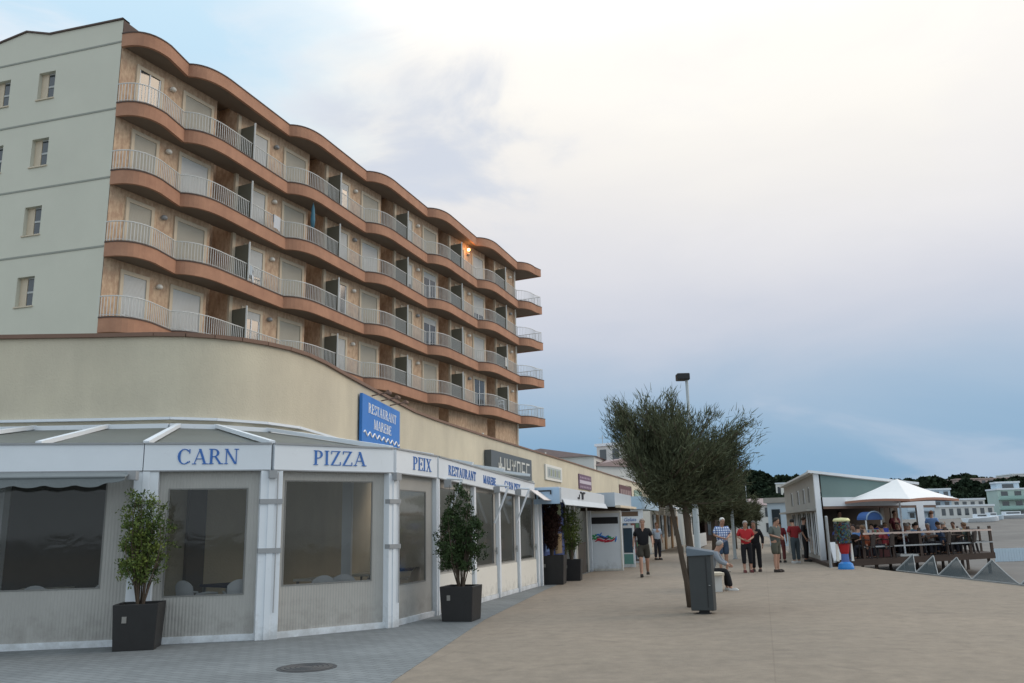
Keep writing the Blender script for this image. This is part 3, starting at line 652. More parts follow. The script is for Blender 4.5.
for i in range(81):
    x = Ls*(.03+.94*i/80); pts.append((x, -.008, 4.21+.055*math.sin(i/80*2*math.pi*8)))
mb.tube(pts, .024, 5); mb.build('wave_line', M['letterwhite'], t, frame=F)
for i, f_ in enumerate((.30, .55, .80)):
    s = thing('sign_spotlight', ['left', 'middle', 'right'][i]+' one of three rusty spotlights on arms over the blue restaurant sign', 'spotlight', (-4.1, 24+i, 5.3), group='spotlights over the restaurant sign')
    mb = MB(); x = Ls*f_; mb.tube([(x, .1, 5.36), (x, -.38, 5.44)], .02, 6); mb.build('arm', M['brown'], s, frame=F)
    mb = MB(); mb.tube([(x-.14, -.40, 5.44), (x+.14, -.40, 5.44)], .055, 8); mb.build('lamp_head', M['brown'], s, frame=F)
def strokes(mb, segs, x, z, h, wd):
    for k, (xa, za, xb, zb) in enumerate(segs):
        a = Vector((x+xa*h, -.012-.0005*(k % 5), z+za*h)); b = Vector((x+xb*h, -.012-.0005*(k % 5), z+zb*h)); d = (b-a).normalized(); a -= d*wd/2; b += d*wd/2
        mb.bar(a, b, .02, wd) if abs(d.z) < .5 else mb.bar(a, b, wd, .02)
J = [(.6, 1, .6, 0), (.6, 0, 0, 0), (0, 0, 0, .35)]
GL = [J, [(0, 1, 0, 0), (0, 0, .6, 0), (.6, 0, .6, 1)], [(0, 1, .15, .5), (0, .5, .6, .5), (.45, .5, .6, 1), (.3, .5, .3, 0)], [(0, 0, 0, 1), (0, 1, .6, 1), (.6, 1, .6, 0)], [(.6, 1, 0, 1), (0, 1, 0, 0), (0, 0, .6, 0)], [(0, 0, 0, 1), (0, 1, .6, 1)]]
t, F, Ls = wallsign('bar_sign', 'graphite grey wall sign with silver angular lettering above the white awning fascia', (-1.32, 37.1), (.55, 43.7), 3.9, 4.95, M['signgray'], th=.3, off=.32)
mb = MB(); x = Ls*.16; strokes(mb, [J[0], J[1], J[2]], x, 4.25, .42, .10)
hx = Ls*.80/len(GL)
for i, g in enumerate(GL): strokes(mb, [(a*2.0, b, c*2.0, d) for a, b, c, d in g], Ls*.22+i*Ls*.125, 4.25, .42, .09)
mb.build('lettering', mat('silver_lettering', (.62, .60, .54), .4), t, frame=F)
t, F, Ls = wallsign('framed_window_sign', 'white framed pale panel on the ochre wall right of the graphite sign', (1.63, 47.45), (2.73, 51.3), 4.18, 5.04, M['whitewarm'])
mb = MB(); mb.box(.35, -.012, 4.32, Ls-.3, -.001, 4.90); mb.build('panel', simple('pale_print', (.42, .46, .45)), t, frame=F)
for i in range(6):
    mb = MB(); x = .6+i*.48; mb.box(x, -.02, 4.42, x+.26, -.013, 4.8); mb.build('print_patch', simple(['soft_grey_print', 'olive_print'][i % 2], [(.25, .28, .3), (.3, .33, .22)][i % 2]), t, frame=F)
t, F, Ls = wallsign('shop_sign', 'purple wall sign with a pale band across its middle', (4.1, 56.2), (5.25, 60.2), 4.02, 4.98, M['signpurple'])
mb = MB(); mb.box(.15, -.012, 4.38, Ls-.15, -.001, 4.6); mb.build('pale_band', simple('lilac_print', (.5, .45, .52)), t, frame=F)
for zz in (4.16, 4.76):
    mb = MB()
    for i in range(7): mb.box(.3+i*.52, -.012, zz-.05, .62+i*.52, -.001, zz+.07)
    mb.build('line_of_print', simple('faint_violet_print', (.34, .26, .34)), t, frame=F)
t, F, Ls = wallsign('dark_shop_sign', 'dark maroon wall sign just before the tree crown', (8.7, 72.6), (10.6, 79.3), 3.85, 5.0, simple('maroon_sign', (.11, .05, .055)))
mb = MB(); [mb.box(.4+i*1.0, -.012, 4.2, 1.1+i*1.0, -.001, 4.65) for i in range(6)]; mb.build('lettering', simple('dull_pink_print', (.28, .2, .2)), t, frame=F)
t, F, Ls = wallsign('green_shop_sign', 'small grey green wall sign beside the maroon sign', (11.1, 81.2), (12.4, 85.6), 4.15, 4.85, simple('greygreen_sign', (.16, .24, .2)))
mb = MB(); mb.box(.3, -.012, 4.3, Ls-.3, -.001, 4.6); mb.build('pale_print', simple('pale_green_print', (.3, .4, .34)), t, frame=F)

# ================================================================== GLAZED RESTAURANT TERRACE (pergola)
C = [(-16.5, 11.4), (-11.0, 12.45), (-5.80, 13.40), (-3.92, 13.8), (-2.18, 15.1), (-1.62, 16.87)]
LD = Vector((.2723, .9622)).normalized(); LNn = Vector((LD.y, -LD.x))
def S(t_, o=0): return (C[-1][0]+LD.x*t_+LNn.x*o, C[-1][1]+LD.y*t_+LNn.y*o)
terr = thing('restaurant_terrace', 'white framed glazed restaurant terrace with serif menu words along its fascia', 'terrace', (-6, 13.5, 0))
Z0, ZB, ZT = .10, 2.60, 3.0
def off(a, b, o):
    d = Vector((b[0]-a[0], b[1]-a[1])).normalized(); n = Vector((d.y, -d.x)); return (a[0]+n.x*o, a[1]+n.y*o), (b[0]+n.x*o, b[1]+n.y*o)
def bay(a, b, holes, curtain='panel', trimcol='white'):
    F = frame2(a, b); Ls = dist(a, b)
    mb = MB(); xc = sorted(set([.0, Ls]+[v for h in holes for v in h[:2]])); zc = sorted(set([Z0, ZB]+[v for h in holes for v in h[2:]]))
    wall_grid(mb, xc, zc, holes, 0, .02)
    po = mb.build('side_curtain', M[curtain], terr, frame=F)
    for h in holes:
        g = MB(); g.add([(h[0], .01, h[2]), (h[1], .01, h[2]), (h[1], .01, h[3]), (h[0], .01, h[3])], [(0, 1, 2, 3)]); g.build('clear_window', M['vinyl'], po, frame=F)
        e = MB(); e.box(h[0]-.02, -.008, h[2]-.02, h[1]+.02, -.001, h[2]); e.box(h[0]-.02, -.008, h[3], h[1]+.02, -.001, h[3]+.02); e.box(h[0]-.02, -.008, h[2], h[0], -.001, h[3]); e.box(h[1], -.008, h[2], h[1]+.02, -.001, h[3]); e.build('window_welt', simple('welt_grey', (.2, .2, .19)), po, frame=F)
    mb = MB(); mb.box(-.02, -.05, .0, Ls+.02, .04, Z0); mb.build('bottom_rail', M['white'], terr, frame=F)
SLOPE = False
def fascia(a, b, z0=ZB, z1=ZT, o=.10, m='white'):
    F = frame2(*off(a, b, o))
    if SLOPE: F = F @ Matrix.Rotation(math.atan(.028), 4, 'Y')
    Ls = dist(a, b); mb = MB(); mb.box(.006, 0, z0, Ls-.006, .12, z1); f = mb.build('fascia', M[m], terr, frame=F)
    mb = MB(); mb.box(.006, -.02, z0-.02, Ls-.006, .10, z0-.001); mb.box(.006, -.02, z1+.001, Ls-.006, .14, z1+.03); mb.build('fascia_trim', M['grayband'] if m == 'white' else M['white'], f, frame=F); return F, Ls, f
def column(p, wd, d, z1=ZB, bands=True, grooves=True):
    # p: centre, d: direction along the facade
    ang = math.atan2(d[1], d[0]); F = Matrix.Translation((p[0], p[1], 0)) @ Matrix.Rotation(ang, 4, 'Z')
    mb = MB(); mb.box(-wd/2, -.09, 0, wd/2, .1, z1-.02)
    if grooves: mb.box(-.01-wd*.12, -.105, 0, .01+wd*.12, -.09, z1-.02)
    c_ = mb.build('column', M['white'], terr, frame=F, bevel=.006)
    if bands:
        for z in (1.30, 2.06): mb = MB(); mb.box(-wd/2-.006, -.118, z, wd/2+.006, .0, z+.075); mb.build('clip_band', M['grayband'], c_, frame=F)
    return c_
# left bays
bay(C[0], C[1], [(.6, 5.2, .86, 2.44)]); bay(C[1], C[2], [(.35, 4.75, .86, 2.44)])
fascia(C[0], C[1]); fascia(C[1], C[2])
d01 = Vector(C[2])-Vector(C[1])
column(C[1], .3, d01)
bay(C[2], C[3], [(.40, 1.56, .70, 2.30)]); column((C[2][0]+.06, C[2][1]+.0), .36, Vector(C[3])-Vector(C[2]))
F, Ls, f_ = fascia(C[2], C[3]); letter_part('lettering', 'CARN', F, Ls*.26, ZB+.09, .24, Ls*.48, M['letterblue'], f_)
bay(C[3], C[4], [(.26, 1.80, .80, 2.42)]); column(C[3], .34, Vector(C[4])-Vector(C[2]))
F, Ls, f_ = fascia(C[3], C[4]); letter_part('lettering', 'PIZZA', F, Ls*.31, ZB+.09, .24, Ls*.44, M['letterblue'], f_)
bay(C[4], C[5], [(.36, 1.50, .68, 2.30)]); column(C[4], .26, Vector(C[5])-Vector(C[3]))
F, Ls, f_ = fascia(C[4], C[5]); letter_part('lettering', 'PEIX', F, Ls*.38, ZB+.09, .24, Ls*.46, M['letterblue'], f_)
# long side bays
TB = [0, 2.36, 4.22, 5.98, 7.94]
column(S(.08), .18, LD, bands=False)
for i, (a, b) in enumerate(zip(TB[:-1], TB[1:])):
    w_ = b-a; bay(S(a), S(b), [(.32, w_-.26, .80, 2.40)] , trimcol='w'); column(S(b), .12, LD, bands=False, grooves=False)
# pale panel look on the long side: bottom solid panels
for i, (a, b) in enumerate(zip(TB[:-1], TB[1:])):
    mb = MB(); F = frame2(S(a), S(b)); w_ = b-a; mb.box(.10, -.03, Z0+.005, w_-.10, -.003, .74); mb.build('lower_panel', M['whitewarm'], terr, frame=F)
SLOPE = True; F, Ls, f_ = fascia(S(0), S(7.5)); SLOPE = False
letter_part('lettering', 'RESTAURANT', F, .55, ZB+.10, .20, 1.75, M['letterblue'], f_)
letter_part('lettering', 'MAREBE', F, 2.85, ZB+.10, .18, .95, M['letterblue'], f_)
letter_part('lettering', 'CARN PEIX', F, 4.55, ZB+.10, .18, 1.45, M['letterblue'], f_)
for tt in (.55, 3.9, 5.8):
    mb = MB(); a = S(tt, .42); b = S(tt-.1, .08); mb.tube([(*a, ZB-.02), (*b, 1.72)], .03, 6); mb.tube([(*a, ZB-.02), (*S(tt, .1), ZB+.0)], .03, 6); mb.build('awning_arm', M['white'], terr, world=True)
    mb = MB(); q = S(tt-.12, .16); mb.box(q[0]-.07, q[1]-.07, ZB-.18, q[0]+.07, q[1]+.07, ZB-.03); mb.build('arm_bracket', M['grayband'], terr, world=True)
# side curtains at far end
mb = MB(); mb.wbox(S(7.94), S(7.94, -4.9), 0, ZB+.3, .06); mb.build('end_wall', M['whitewarm'], terr, world=True)
# roof: ribs and sheets from fascia to the wall
ZJ = 3.69
front = [C[0], C[1], (-8.3, 12.95), C[2], C[3], C[4], C[5], S(2.5), S(5.0), S(7.5)]
wallp = [(-16.5, 16.45), (-11.5, 16.5), (-9.2, 16.55), (-6.75, 16.6), (-5.95, 16.95), (-5.15, 17.7), (-4.7, 18.6), (-4.43, 20.6), (-4.2, 22.5), (-3.95, 24.3)]
mb = MB()
for i in range(len(front)-1):
    a, b, c, d = front[i], front[i+1], wallp[i+1], wallp[i]
    mb.add([(*a, ZT-.02), (*b, ZT-.02), (*c, ZJ-.02), (*d, ZJ-.02), (*a, ZT-.06), (*b, ZT-.06), (*c, ZJ-.06), (*d, ZJ-.06)], [(0, 1, 2, 3), (7, 6, 5, 4)])
mb.build('roof_sheet', M['translucent_roof'], terr, world=True)
fr2 = [C[0], (-13.8, 11.95), C[1], (-9.2, 12.8), (-7.35, 13.13), C[2], C[3], C[4], C[5], S(2.5), S(5.0), S(7.5)]
wl2 = [(-16.5, 16.45), (-13.9, 16.48), (-11.2, 16.5), (-9.35, 16.52), (-7.95, 16.58), (-6.6, 16.68), (-5.95, 16.95), (-5.15, 17.7), (-4.7, 18.6), (-4.43, 20.6), (-4.2, 22.5), (-3.95, 24.3)]
for a, b in zip(fr2, wl2):
    mb = MB(); mb.bar((*a, ZT+.035), (*b, ZJ+.035), .09, .07); mb.build('roof_rib', M['white'], terr, world=True)
mb = MB()
for a, b in zip(wallp[:-1], wallp[1:]): mb.wbox(a, b, ZJ-.05, ZJ+.05, .12, .10); mb.wbox(a, b, ZJ+.14, ZJ+.19, .1, .02)
mb.build('wall_flashing', M['white'], terr, world=True)
for (pt, dd) in ((C[3], Vector(C[4])-Vector(C[2])), (C[4], Vector(C[5])-Vector(C[3]))):
    ang = math.atan2(dd.y, dd.x); F = Matrix.Translation((pt[0], pt[1], 0)) @ Matrix.Rotation(ang, 4, 'Z')
    mb = MB(); mb.box(-.06, -.2, ZB-.14, .06, -.106, ZB-.02); mb.build('junction_box', M['grayband'], terr, frame=F)
    mb = MB(); mb.tube([(.09, -.112, ZB-.05), (.092, -.113, 1.6), (.088, -.112, .4)], .008, 5); mb.build('cable', M['grayband'], terr, frame=F)
for i, (a, b) in enumerate(zip(TB[:-1], TB[1:])):
    F = frame2(S(a), S(b)); w_ = b-a; mb = MB(); mb.box(w_-.16, -.06, 1.0, w_-.13, -.035, 1.16); mb.box(w_-.16, -.036, 1.06, w_-.13, -.004, 1.09); mb.build('door_handle', M['steel'], terr, frame=F)
# grey scalloped awning at the left
aw = thing('window_awning', 'grey canvas awning with scalloped edge over the leftmost window', 'awning', (-7.5, 13, 2.5))
A0, A1 = off(C[0], C[2], .22); F = frame2(A0, A1); Ls = dist(A0, A1)-.12
mb = MB(); n = int(Ls/.06); dz = []
for i in range(n+1):
    x = Ls*i/n; e = min(1, (Ls-x)/.35); zb = 2.36+.10*(1-e)-.04*abs(math.sin(math.pi*x/.42)); dz.append((x, zb))
vs_ = []; fs = []
for i, (x, zb) in enumerate(dz):
    vs_ += [(x, -.02, ZB-.03), (x-.0, -.40, 2.47), (x, -.42, zb)]
for i in range(n): a = 3*i; fs += [(a, a+1, a+4, a+3), (a+1, a+2, a+5, a+4)]
mb.add(vs_, fs); o = mb.build('canvas', M['awninggray'], aw, frame=F); sm = o.modifiers.new('s', 'SOLIDIFY'); sm.thickness = .008
mb = MB(); mb.tube([(0, -.40, 2.47), (Ls, -.40, 2.47)], .02, 6); mb.build('front_bar', M['awninggray'], aw, frame=F)
mb = MB(); mb.box(Ls-.02, -.2, ZB-.16, Ls+.1, 0, ZB-.03); mb.build('bracket', M['grayband'], aw, frame=F)
# interior: tiles floor, tables and white chairs
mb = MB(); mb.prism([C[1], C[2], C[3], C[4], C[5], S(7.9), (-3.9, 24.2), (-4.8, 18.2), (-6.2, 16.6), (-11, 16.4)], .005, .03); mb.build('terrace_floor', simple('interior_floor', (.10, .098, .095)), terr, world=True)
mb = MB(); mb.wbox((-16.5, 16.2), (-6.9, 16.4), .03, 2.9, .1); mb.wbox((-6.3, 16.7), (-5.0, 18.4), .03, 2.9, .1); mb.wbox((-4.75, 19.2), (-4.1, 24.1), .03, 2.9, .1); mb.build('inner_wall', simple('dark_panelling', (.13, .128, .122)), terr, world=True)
for x, y in ((-8.7, 14.6), (-6.55, 15.2), (-4.75, 15.6), (-3.3, 17.0), (-2.7, 19.0)):
    mb = MB(); mb.box(x-.09, y-.09, .03, x+.09, y+.09, 3.0); mb.build('inner_column', M['white'], terr, world=True)
iw = [(-9.8, 14.9), (-8.0, 14.9), (-6.6, 14.9), (-4.9, 15.2), (-3.6, 16.4), (-2.9, 17.8), (-2.6, 19.6)]
for i, (x, y) in enumerate(iw):
    t = thing('dining_table', ['round-legged dining table far left behind the awning window', 'second dining table behind the awning window', 'dining table behind the curtain beside the CARN window', 'dining table in the CARN window', 'dining table in the PIZZA window', 'dining table in the PEIX window', 'dining table behind the long side windows'][i], 'table', (x, y, .03), .3*i, 'dining tables inside the terrace')
    mb = MB(); mb.box(-.4, -.4, .70, .4, .4, .74); mb.build('tabletop', simple('table_cloth_dark', (.06, .07, .12)) if i % 3 == 0 else M['whitewarm'], t)
    for sx in (-1, 1):
        for sy in (-1, 1): mb = MB(); mb.box(sx*.34-.02, sy*.34-.02, 0, sx*.34+.02, sy*.34+.02, .70); mb.build('leg', M['steel'], t)
ch = [(-7.30, 13.52, 190, 'white plastic chair at the left end of the awning window'), (-6.25, 13.72, 170, 'white plastic chair at the right end of the awning window'), (-8.6, 14.0, 200, 'white plastic chair at the far left behind the awning window'),
      (-4.45, 14.12, 200, 'white plastic chair behind the right side of the CARN window'), (-5.1, 14.05, 150, 'white plastic chair behind the left side of the CARN window'), (-3.35, 14.72, 215, 'white plastic chair at the left of the PIZZA window'), (-2.98, 15.0, 195, 'white plastic chair in the middle of the PIZZA window'), (-2.62, 15.3, 230, 'white plastic chair at the right of the PIZZA window'),
      (-2.2, 17.1, 250, 'white plastic chair behind the PEIX window')]
for x, y, a, lb in ch: plastic_chair((x, y, .03), R(a), lb, M['white'], 'white chairs inside the terrace')

# ================================================================== planters with shrubs
def leafcloud(mb, pts, n, size, spread, rnd, up=.3, narrow=.35):
    for _ in range(n):
        c = rnd.choice(pts); p = Vector((rnd.gauss(c[0], spread), rnd.gauss(c[1], spread), rnd.gauss(c[2], spread)))
        d = Vector((rnd.gauss(0, 1), rnd.gauss(0, 1), rnd.gauss(up, 1))).normalized(); x = d.cross(Vector((rnd.random()-.5, rnd.random()-.5, rnd.random()-.5))).normalized()
        l = size*rnd.uniform(.6, 1.4); wd = l*narrow
        mb.add([p-x*wd/2, p+d*l*.5-x*wd*.5, p+d*l, p+d*l*.5+x*wd*.5, p+x*wd/2], [(0, 1, 2, 3, 4)])
def potted(loc, rz, label, size=.76, h=.66, crown=None, hgt=1.75, m='shrub', seed=1, leaves=6000, cr=.26, name='potted_shrub', base_z=.35, tag_plate=True, taper=.12, cone=False):
    t = thing(name, label, 'potted plant', loc, rz, 'black planters with shrubs along the restaurant'); a, b = size/2, size/2*.9
    mb = MB()
    vs_ = [(-b, -b, 0), (b, -b, 0), (b, b, 0), (-b, b, 0), (-a, -a, h), (a, -a, h), (a, a, h), (-a, a, h), (-a+.04, -a+.04, h), (a-.04, -a+.04, h), (a-.04, a-.04, h), (-a+.04, a-.04, h), (-a+.04, -a+.04, h-.1), (a-.04, -a+.04, h-.1), (a-.04, a-.04, h-.1), (-a+.04, a-.04, h-.1)]
    mb.add(vs_, [(3, 2, 1, 0), (0, 1, 5, 4), (1, 2, 6, 5), (2, 3, 7, 6), (3, 0, 4, 7), (4, 5, 9, 8), (5, 6, 10, 9), (6, 7, 11, 10), (7, 4, 8, 11), (8, 9, 13, 12), (9, 10, 14, 13), (10, 11, 15, 14), (11, 8, 12, 15)])
    po = mb.build('planter', M['pot'], t, bevel=.008)
    mb = MB(); mb.box(-a+.045, -a+.045, h-.12, a-.045, a-.045, h-.06); mb.build('soil', M['soil'], po)
    if tag_plate: mb = MB(); mb.box(-.28*size, -a-.0, h*.60, -.18*size, -a+.03, h*.60+.09); mb.build('maker_plate', simple('plate_grey', (.25, .24, .22)), po)
    rnd = random.Random(seed); pts = []; st = MB()
    for i in range(26):
        an = rnd.uniform(0, 2*math.pi); ht = rnd.uniform(.50, 1)**.8*hgt; rr = cr*(1.05-.75*(ht/hgt))*rnd.uniform(.5, 1.35)+taper*.15
        p = [Vector((0.04*math.cos(an), .04*math.sin(an), h-.08))]; n = 5
        for j in range(1, n+1):
            f = j/n; rad = rr*math.sin(f*math.pi*.62)/math.sin(math.pi*.62); p.append(Vector((rad*math.cos(an)+rnd.gauss(0, .015), rad*math.sin(an)+rnd.gauss(0, .015), h+f*ht)))
        st.tube(p, [.010*(1-j/n*.7) for j in range(n+1)], 4)
        for j in range(2, n+1):
            a0, a1 = p[j-1], p[j]
            for u in (0, .25, .5, .75, 1):
                q = a0.lerp(a1, u)
                if q.z > h+base_z:
                    for _ in range(2):
                        e = q+Vector((rnd.gauss(0, cr*.24), rnd.gauss(0, cr*.24), rnd.gauss(.03, .05))); pts.append(tuple(e))
    if cone: pts = [p for p in pts if math.hypot(p[0], p[1]) < cr*1.15*(1-.80*max(0, (p[2]-h-hgt*.3))/(hgt*.7))]
    st.build('stems', M['bark'], t); mb = MB(); pts = rnd.sample(pts, max(40, int(len(pts)*.30))); leafcloud(mb, pts, leaves, .045, .034, rnd, .6); mb.build('foliage', M[m], t); return t
potted((-5.57, 13.05, .004), R(12), 'black square planter with a bushy bright green shrub before the white column', .62, .64, hgt=1.55, m='shrub', seed=2, leaves=7000, cr=.40, base_z=.30)
potted((-1.02, 16.0, .004), R(-14), 'black square planter with a tapered dark green shrub by the long side', .62, .60, hgt=1.85, m='shrubdark', seed=5, leaves=12000, cr=.48, base_z=.22, cone=True)
# third group near the bar entrance
potted((1.02, 25.4, .004), R(-10), 'black planter with a tall withered brown column shrub by the bar entrance', .78, .80, hgt=1.75, m='shrubred', seed=8, leaves=16000, cr=.26, base_z=.0)
potted((1.68, 26.9, .004), R(-10), 'black planter with a yellow green shrub behind the withered one', .62, .62, hgt=1.75, m='shrub', seed=11, leaves=6000, cr=.32, base_z=.1)

# ================================================================== BAR UNIT (second) and further shops
bar = thing('cocktail_bar', 'bar front with white box awning, pale blue side and open doorway', 'shop front', (2, 29, 0))
def sbox(t0, t1, o0, o1, z0, z1, name, m, parent, **k):
    mb = MB(); mb.prism([S(t0, o0), S(t1, o0), S(t1, o1), S(t0, o1)], z0, z1); return mb.build(name, m, parent, world=True, **k)
sbox(8.3, 15.6, -4.5, 0.0, 2.52, 2.72, 'flat_roof', M['roofgray'], bar)
sbox(7.9, 14.7, .0, .72, 2.68, 2.71, 'awning_top', M['awningwhite'], bar)
aw2 = sbox(7.84, 7.9, .0, .75, 2.24, 2.68, 'awning_side', M['awningblue'], bar)
awf = sbox(7.84, 14.75, .75, .8, 2.28, 2.68, 'awning_front', M['awningwhite'], bar)
# sloping white valance under front
mb = MB(); a, b, c, d = S(7.9, .81), S(14.75, .81), S(14.8, .88), S(7.9, .88)
mb.add([(*a, 2.36), (*b, 2.36), (*c, 2.20), (*d, 2.20)], [(0, 1, 2, 3)]); o = mb.build('valance', M['awningwhite'], bar, world=True); o.modifiers.new('s', 'SOLIDIFY').thickness = .02
F = frame2(S(7.8, -.05), S(7.8, 1.2)); mb = MB(); strokes(mb, [(0, 1, 0, 0), (.5, 0, .5, 1), (.5, 1, 2.2, 1), (2.2, 1, 2.2, .6)], -.0+.12, 2.40, .2, .04); mb.build('lettering', M['letterblack'], bar, frame=F)
F = frame2(S(7.9, .80), S(14.7, .80)); mb = MB()
strokes(mb, [(0, 0, 1.2, 0), (1.2, 0, 1.2, .5), (2.2, 1, 3.2, 1), (3.4, 0, 4.4, 0), (3.4, 0, 3.4, .9), (4.4, 0, 4.4, .9), (4.8, 1, 6, 1)], 2.2, 2.45, .18, .05); mb.build('lettering', M['letterblack'], bar, frame=F)
# folded white awning end between terrace and bar
mb = MB(); a, b, c, d = S(7.0, .12), S(8.4, .12), S(8.4, .5), S(7.0, .5); mb.add([(*a, 2.6), (*b, 2.6), (*c, 2.32), (*d, 2.32)], [(0, 1, 2, 3)]); o = mb.build('folded_awning', simple('pinkish_canvas', (.66, .60, .58)), bar, world=True); o.modifiers.new('s', 'SOLIDIFY').thickness = .02
for tt, oo in ((8.15, .0), (12.7, .0), (15.85, -.05)): sbox(tt, tt+.12, oo, oo+.12, 0, 2.5, 'post', M['white'], bar)
sbox(8.5, 11.6, -.05, .0, 0, 2.5, 'side_wall', simple('dark_blue_poster_wall', (.03, .06, .20)), bar)
for i, (z0, z1, c) in enumerate(((.9, 1.5, (.10, .18, .4)), (1.55, 2.0, (.20, .08, .09)), (2.05, 2.4, (.25, .42, .6)))):
    sbox(9.0, 9.9, .002, .012, z0, z1, 'poster', simple('poster_%d' % i, c), bar); sbox(10.3, 11.2, .002, .012, z0-.1, z1-.1, 'poster', simple('posterb_%d' % i, (c[2]*.6, c[1], c[0])), bar)
sbox(11.6, 15.9, -3.2, -3.1, 0, 2.7, 'inner_wall', simple('warm_inner_wall', (.16, .115, .075)), bar)
sbox(13.0, 15.1, -.06, .0, 0, 1.05, 'door_lower', simple('dark_counter', (.05, .045, .04)), bar)
for tt in (13.4, 15.3): sbox(tt, tt+.06, .005, .04, 0, 2.45, 'door_frame', M['whitewarm'], bar)
sbox(11.7, 11.9, -3.1, 0, 0, 2.5, 'inner_divider', M['wood_dark'], bar)

ic = thing('ice_cream_parlour', 'white shop front with a colourful splash logo and a dark slot window on its side', 'shop front', (3.3, 32.3, 0))
W3, W4 = S(16.15, .0), S(16.15, 1.25); F = frame2(S(16.15, -.15), S(16.15, 1.12)); 
def sidepanel(parent, t_, o0, o1, z1, fm='white'):
    F = frame2(S(t_, o0), S(t_, o1)); Ls = o1-o0
    mb = MB(); mb.box(0, 0, 0, Ls, .1, z1); return F, Ls, mb.build('side_panel', M[fm], parent, frame=F)
F, Ls, sp_ = sidepanel(ic, 16.15, -.1, 1.15, 2.12)
mb = MB(); mb.box(.0, -.02, 2.06, Ls, -.001, 2.14); mb.box(0, -.02, 0, .06, -.001, 2.06); mb.box(Ls-.06, -.02, 0, Ls, -.001, 2.06); mb.box(.06, -.02, 0, Ls-.06, -.001, .07); mb.build('panel_frame', M['whitewarm'], sp_, frame=F)
mb = MB(); mb.box(.10, -.012, 1.68, Ls-.12, -.001, 1.92); mb.build('slot_window', M['black'], sp_, frame=F)
rr = random.Random(4)
for nm, c, arcs in (('red_splash', (.55, .03, .06), [(.2, 1.12, .9, 1.05), (.25, 1.04, .7, 1.12), (.6, 1.0, 1.0, 1.14)]), ('green_splash', (.04, .35, .12), [(.12, 1.2, .3, 1.3), (.14, 1.12, .34, 1.2), (.7, 1.2, .95, 1.16)]), ('blue_splash', (.04, .22, .6), [(.3, 1.24, .5, 1.34), (.4, 1.2, .75, 1.24), (1.0, 1.02, 1.04, 1.2)]), ('dark_splash', (.06, .04, .12), [(.3, 1.17, .85, 1.19)])):
    mb = MB()
    for (xa, za, xb, zb) in arcs:
        n = 8; P = []
        for i in range(n+1): u = i/n; P.append((xa+(xb-xa)*u, -.008-.001*arcs.index((xa, za, xb, zb)), za+(zb-za)*u+.035*math.sin(u*7)))
        mb.tube(P, [.012+.022*math.sin(math.pi*(i+.5)/(n+1)) for i in range(n+1)], 6)
    mb.build(nm, simple(nm, c, .5), sp_, frame=F)
sbox(16.27, 21.5, -4, -.02, 0, 2.4, 'shop_body', M['whitewarm'], ic)
sbox(15.2, 19.3, -.4, 1.1, 2.28, 2.78, 'awning_box', mat('grey_blue_box', (.46, .52, .58), .6, .1, 2), ic)
sbox(15.2, 19.3, 1.11, 1.3, 2.24, 2.32, 'valance', M['cream'], ic)
sbox(15.8, 19.3, -.3, 1.05, 2.16, 2.275, 'dark_gap', M['wood_dark'], ic)
pb = thing('poster_stand', 'narrow white framed stand with a dark poster right of the ice cream panel', 'poster stand', (4.1, 33.2, 0))
F = frame2(S(18.6, .75), S(18.6, 1.25)); mb = MB(); mb.box(0, 0, 0, .5, .08, 1.6); mb.build('frame', M['white'], pb, frame=F)
mb = MB(); mb.box(.07, -.012, .55, .43, -.001, 1.5); mb.build('poster', simple('dark_teal_poster', (.03, .06, .09)), pb, frame=F)
mb = MB(); mb.box(.07, -.013, .12, .43, -.001, .5); mb.build('poster_foot', simple('teal_print', (.12, .28, .26)), pb, frame=F)
def shop(name, label, t0, t1, o1, zt, m, slot=None):
    t = thing(name, label, 'shop front', (*S(t0), 0)); sbox(t0, t1, -3, o1, zt-.55, zt, 'fascia_box', m, t); return t
s4 = shop('kiosk_shop', 'pale blue fronted shop with goods display and brown slot above', 22.4, 29, 1.1, 2.85, mat('light_blue_box', (.40, .55, .68), .6, .1, 2))
F, Ls, p4 = sidepanel(s4, 22.6, .1, 1.1, 2.28)
mb = MB(); mb.box(.06, -.02, 2.0, Ls-.2, -.001, 2.2); mb.build('slot', simple('brown_slot', (.14, .09, .06)), p4, frame=F)
mb = MB(); mb.box(.1, -.02, .08, Ls-.15, -.001, 1.70); mb.build('display', simple('display_dark', (.10, .08, .08)), p4, frame=F)
for i in range(24):
    mb = MB(); x = .14+(i % 4)*.18; z = .15+(i//4)*.27; mb.box(x, -.04, z, x+.13, -.021, z+.18); mb.build('goods', simple('goods_%d' % (i % 6), [(.4, .1, .08), (.5, .4, .3), (.1, .2, .35), (.5, .5, .5), (.3, .12, .1), (.12, .25, .15)][i % 6]), p4, frame=F)
tx = bpy.data.curves.new('lettering', 'FONT'); tx.body = 'Gelats'; tx.size = .22; tx.extrude = .004; tx.shear = .3; to = bpy.data.objects.new('lettering', tx); COL.objects.link(to)
to.parent = s4; to.matrix_local = WM[s4.name].inverted() @ F @ Matrix.Translation((.14, -.012, 1.78)) @ Matrix.Rotation(R(90), 4, 'X'); tx.materials.append(M['letterblue']); TEXTOBJ = to
sbox(22.9, 29, -3, -.02, 0, 2.4, 'shop_body', M['cream'], s4)
s5 = thing('awning_cafe', 'cafe front with cream awnings and a low pale fence beyond the kiosk shop', 'shop front', (*S(35), 0))
sbox(35, 52, -3, -.1, 0, 2.9, 'shop_body', M['whitewarm'], s5)
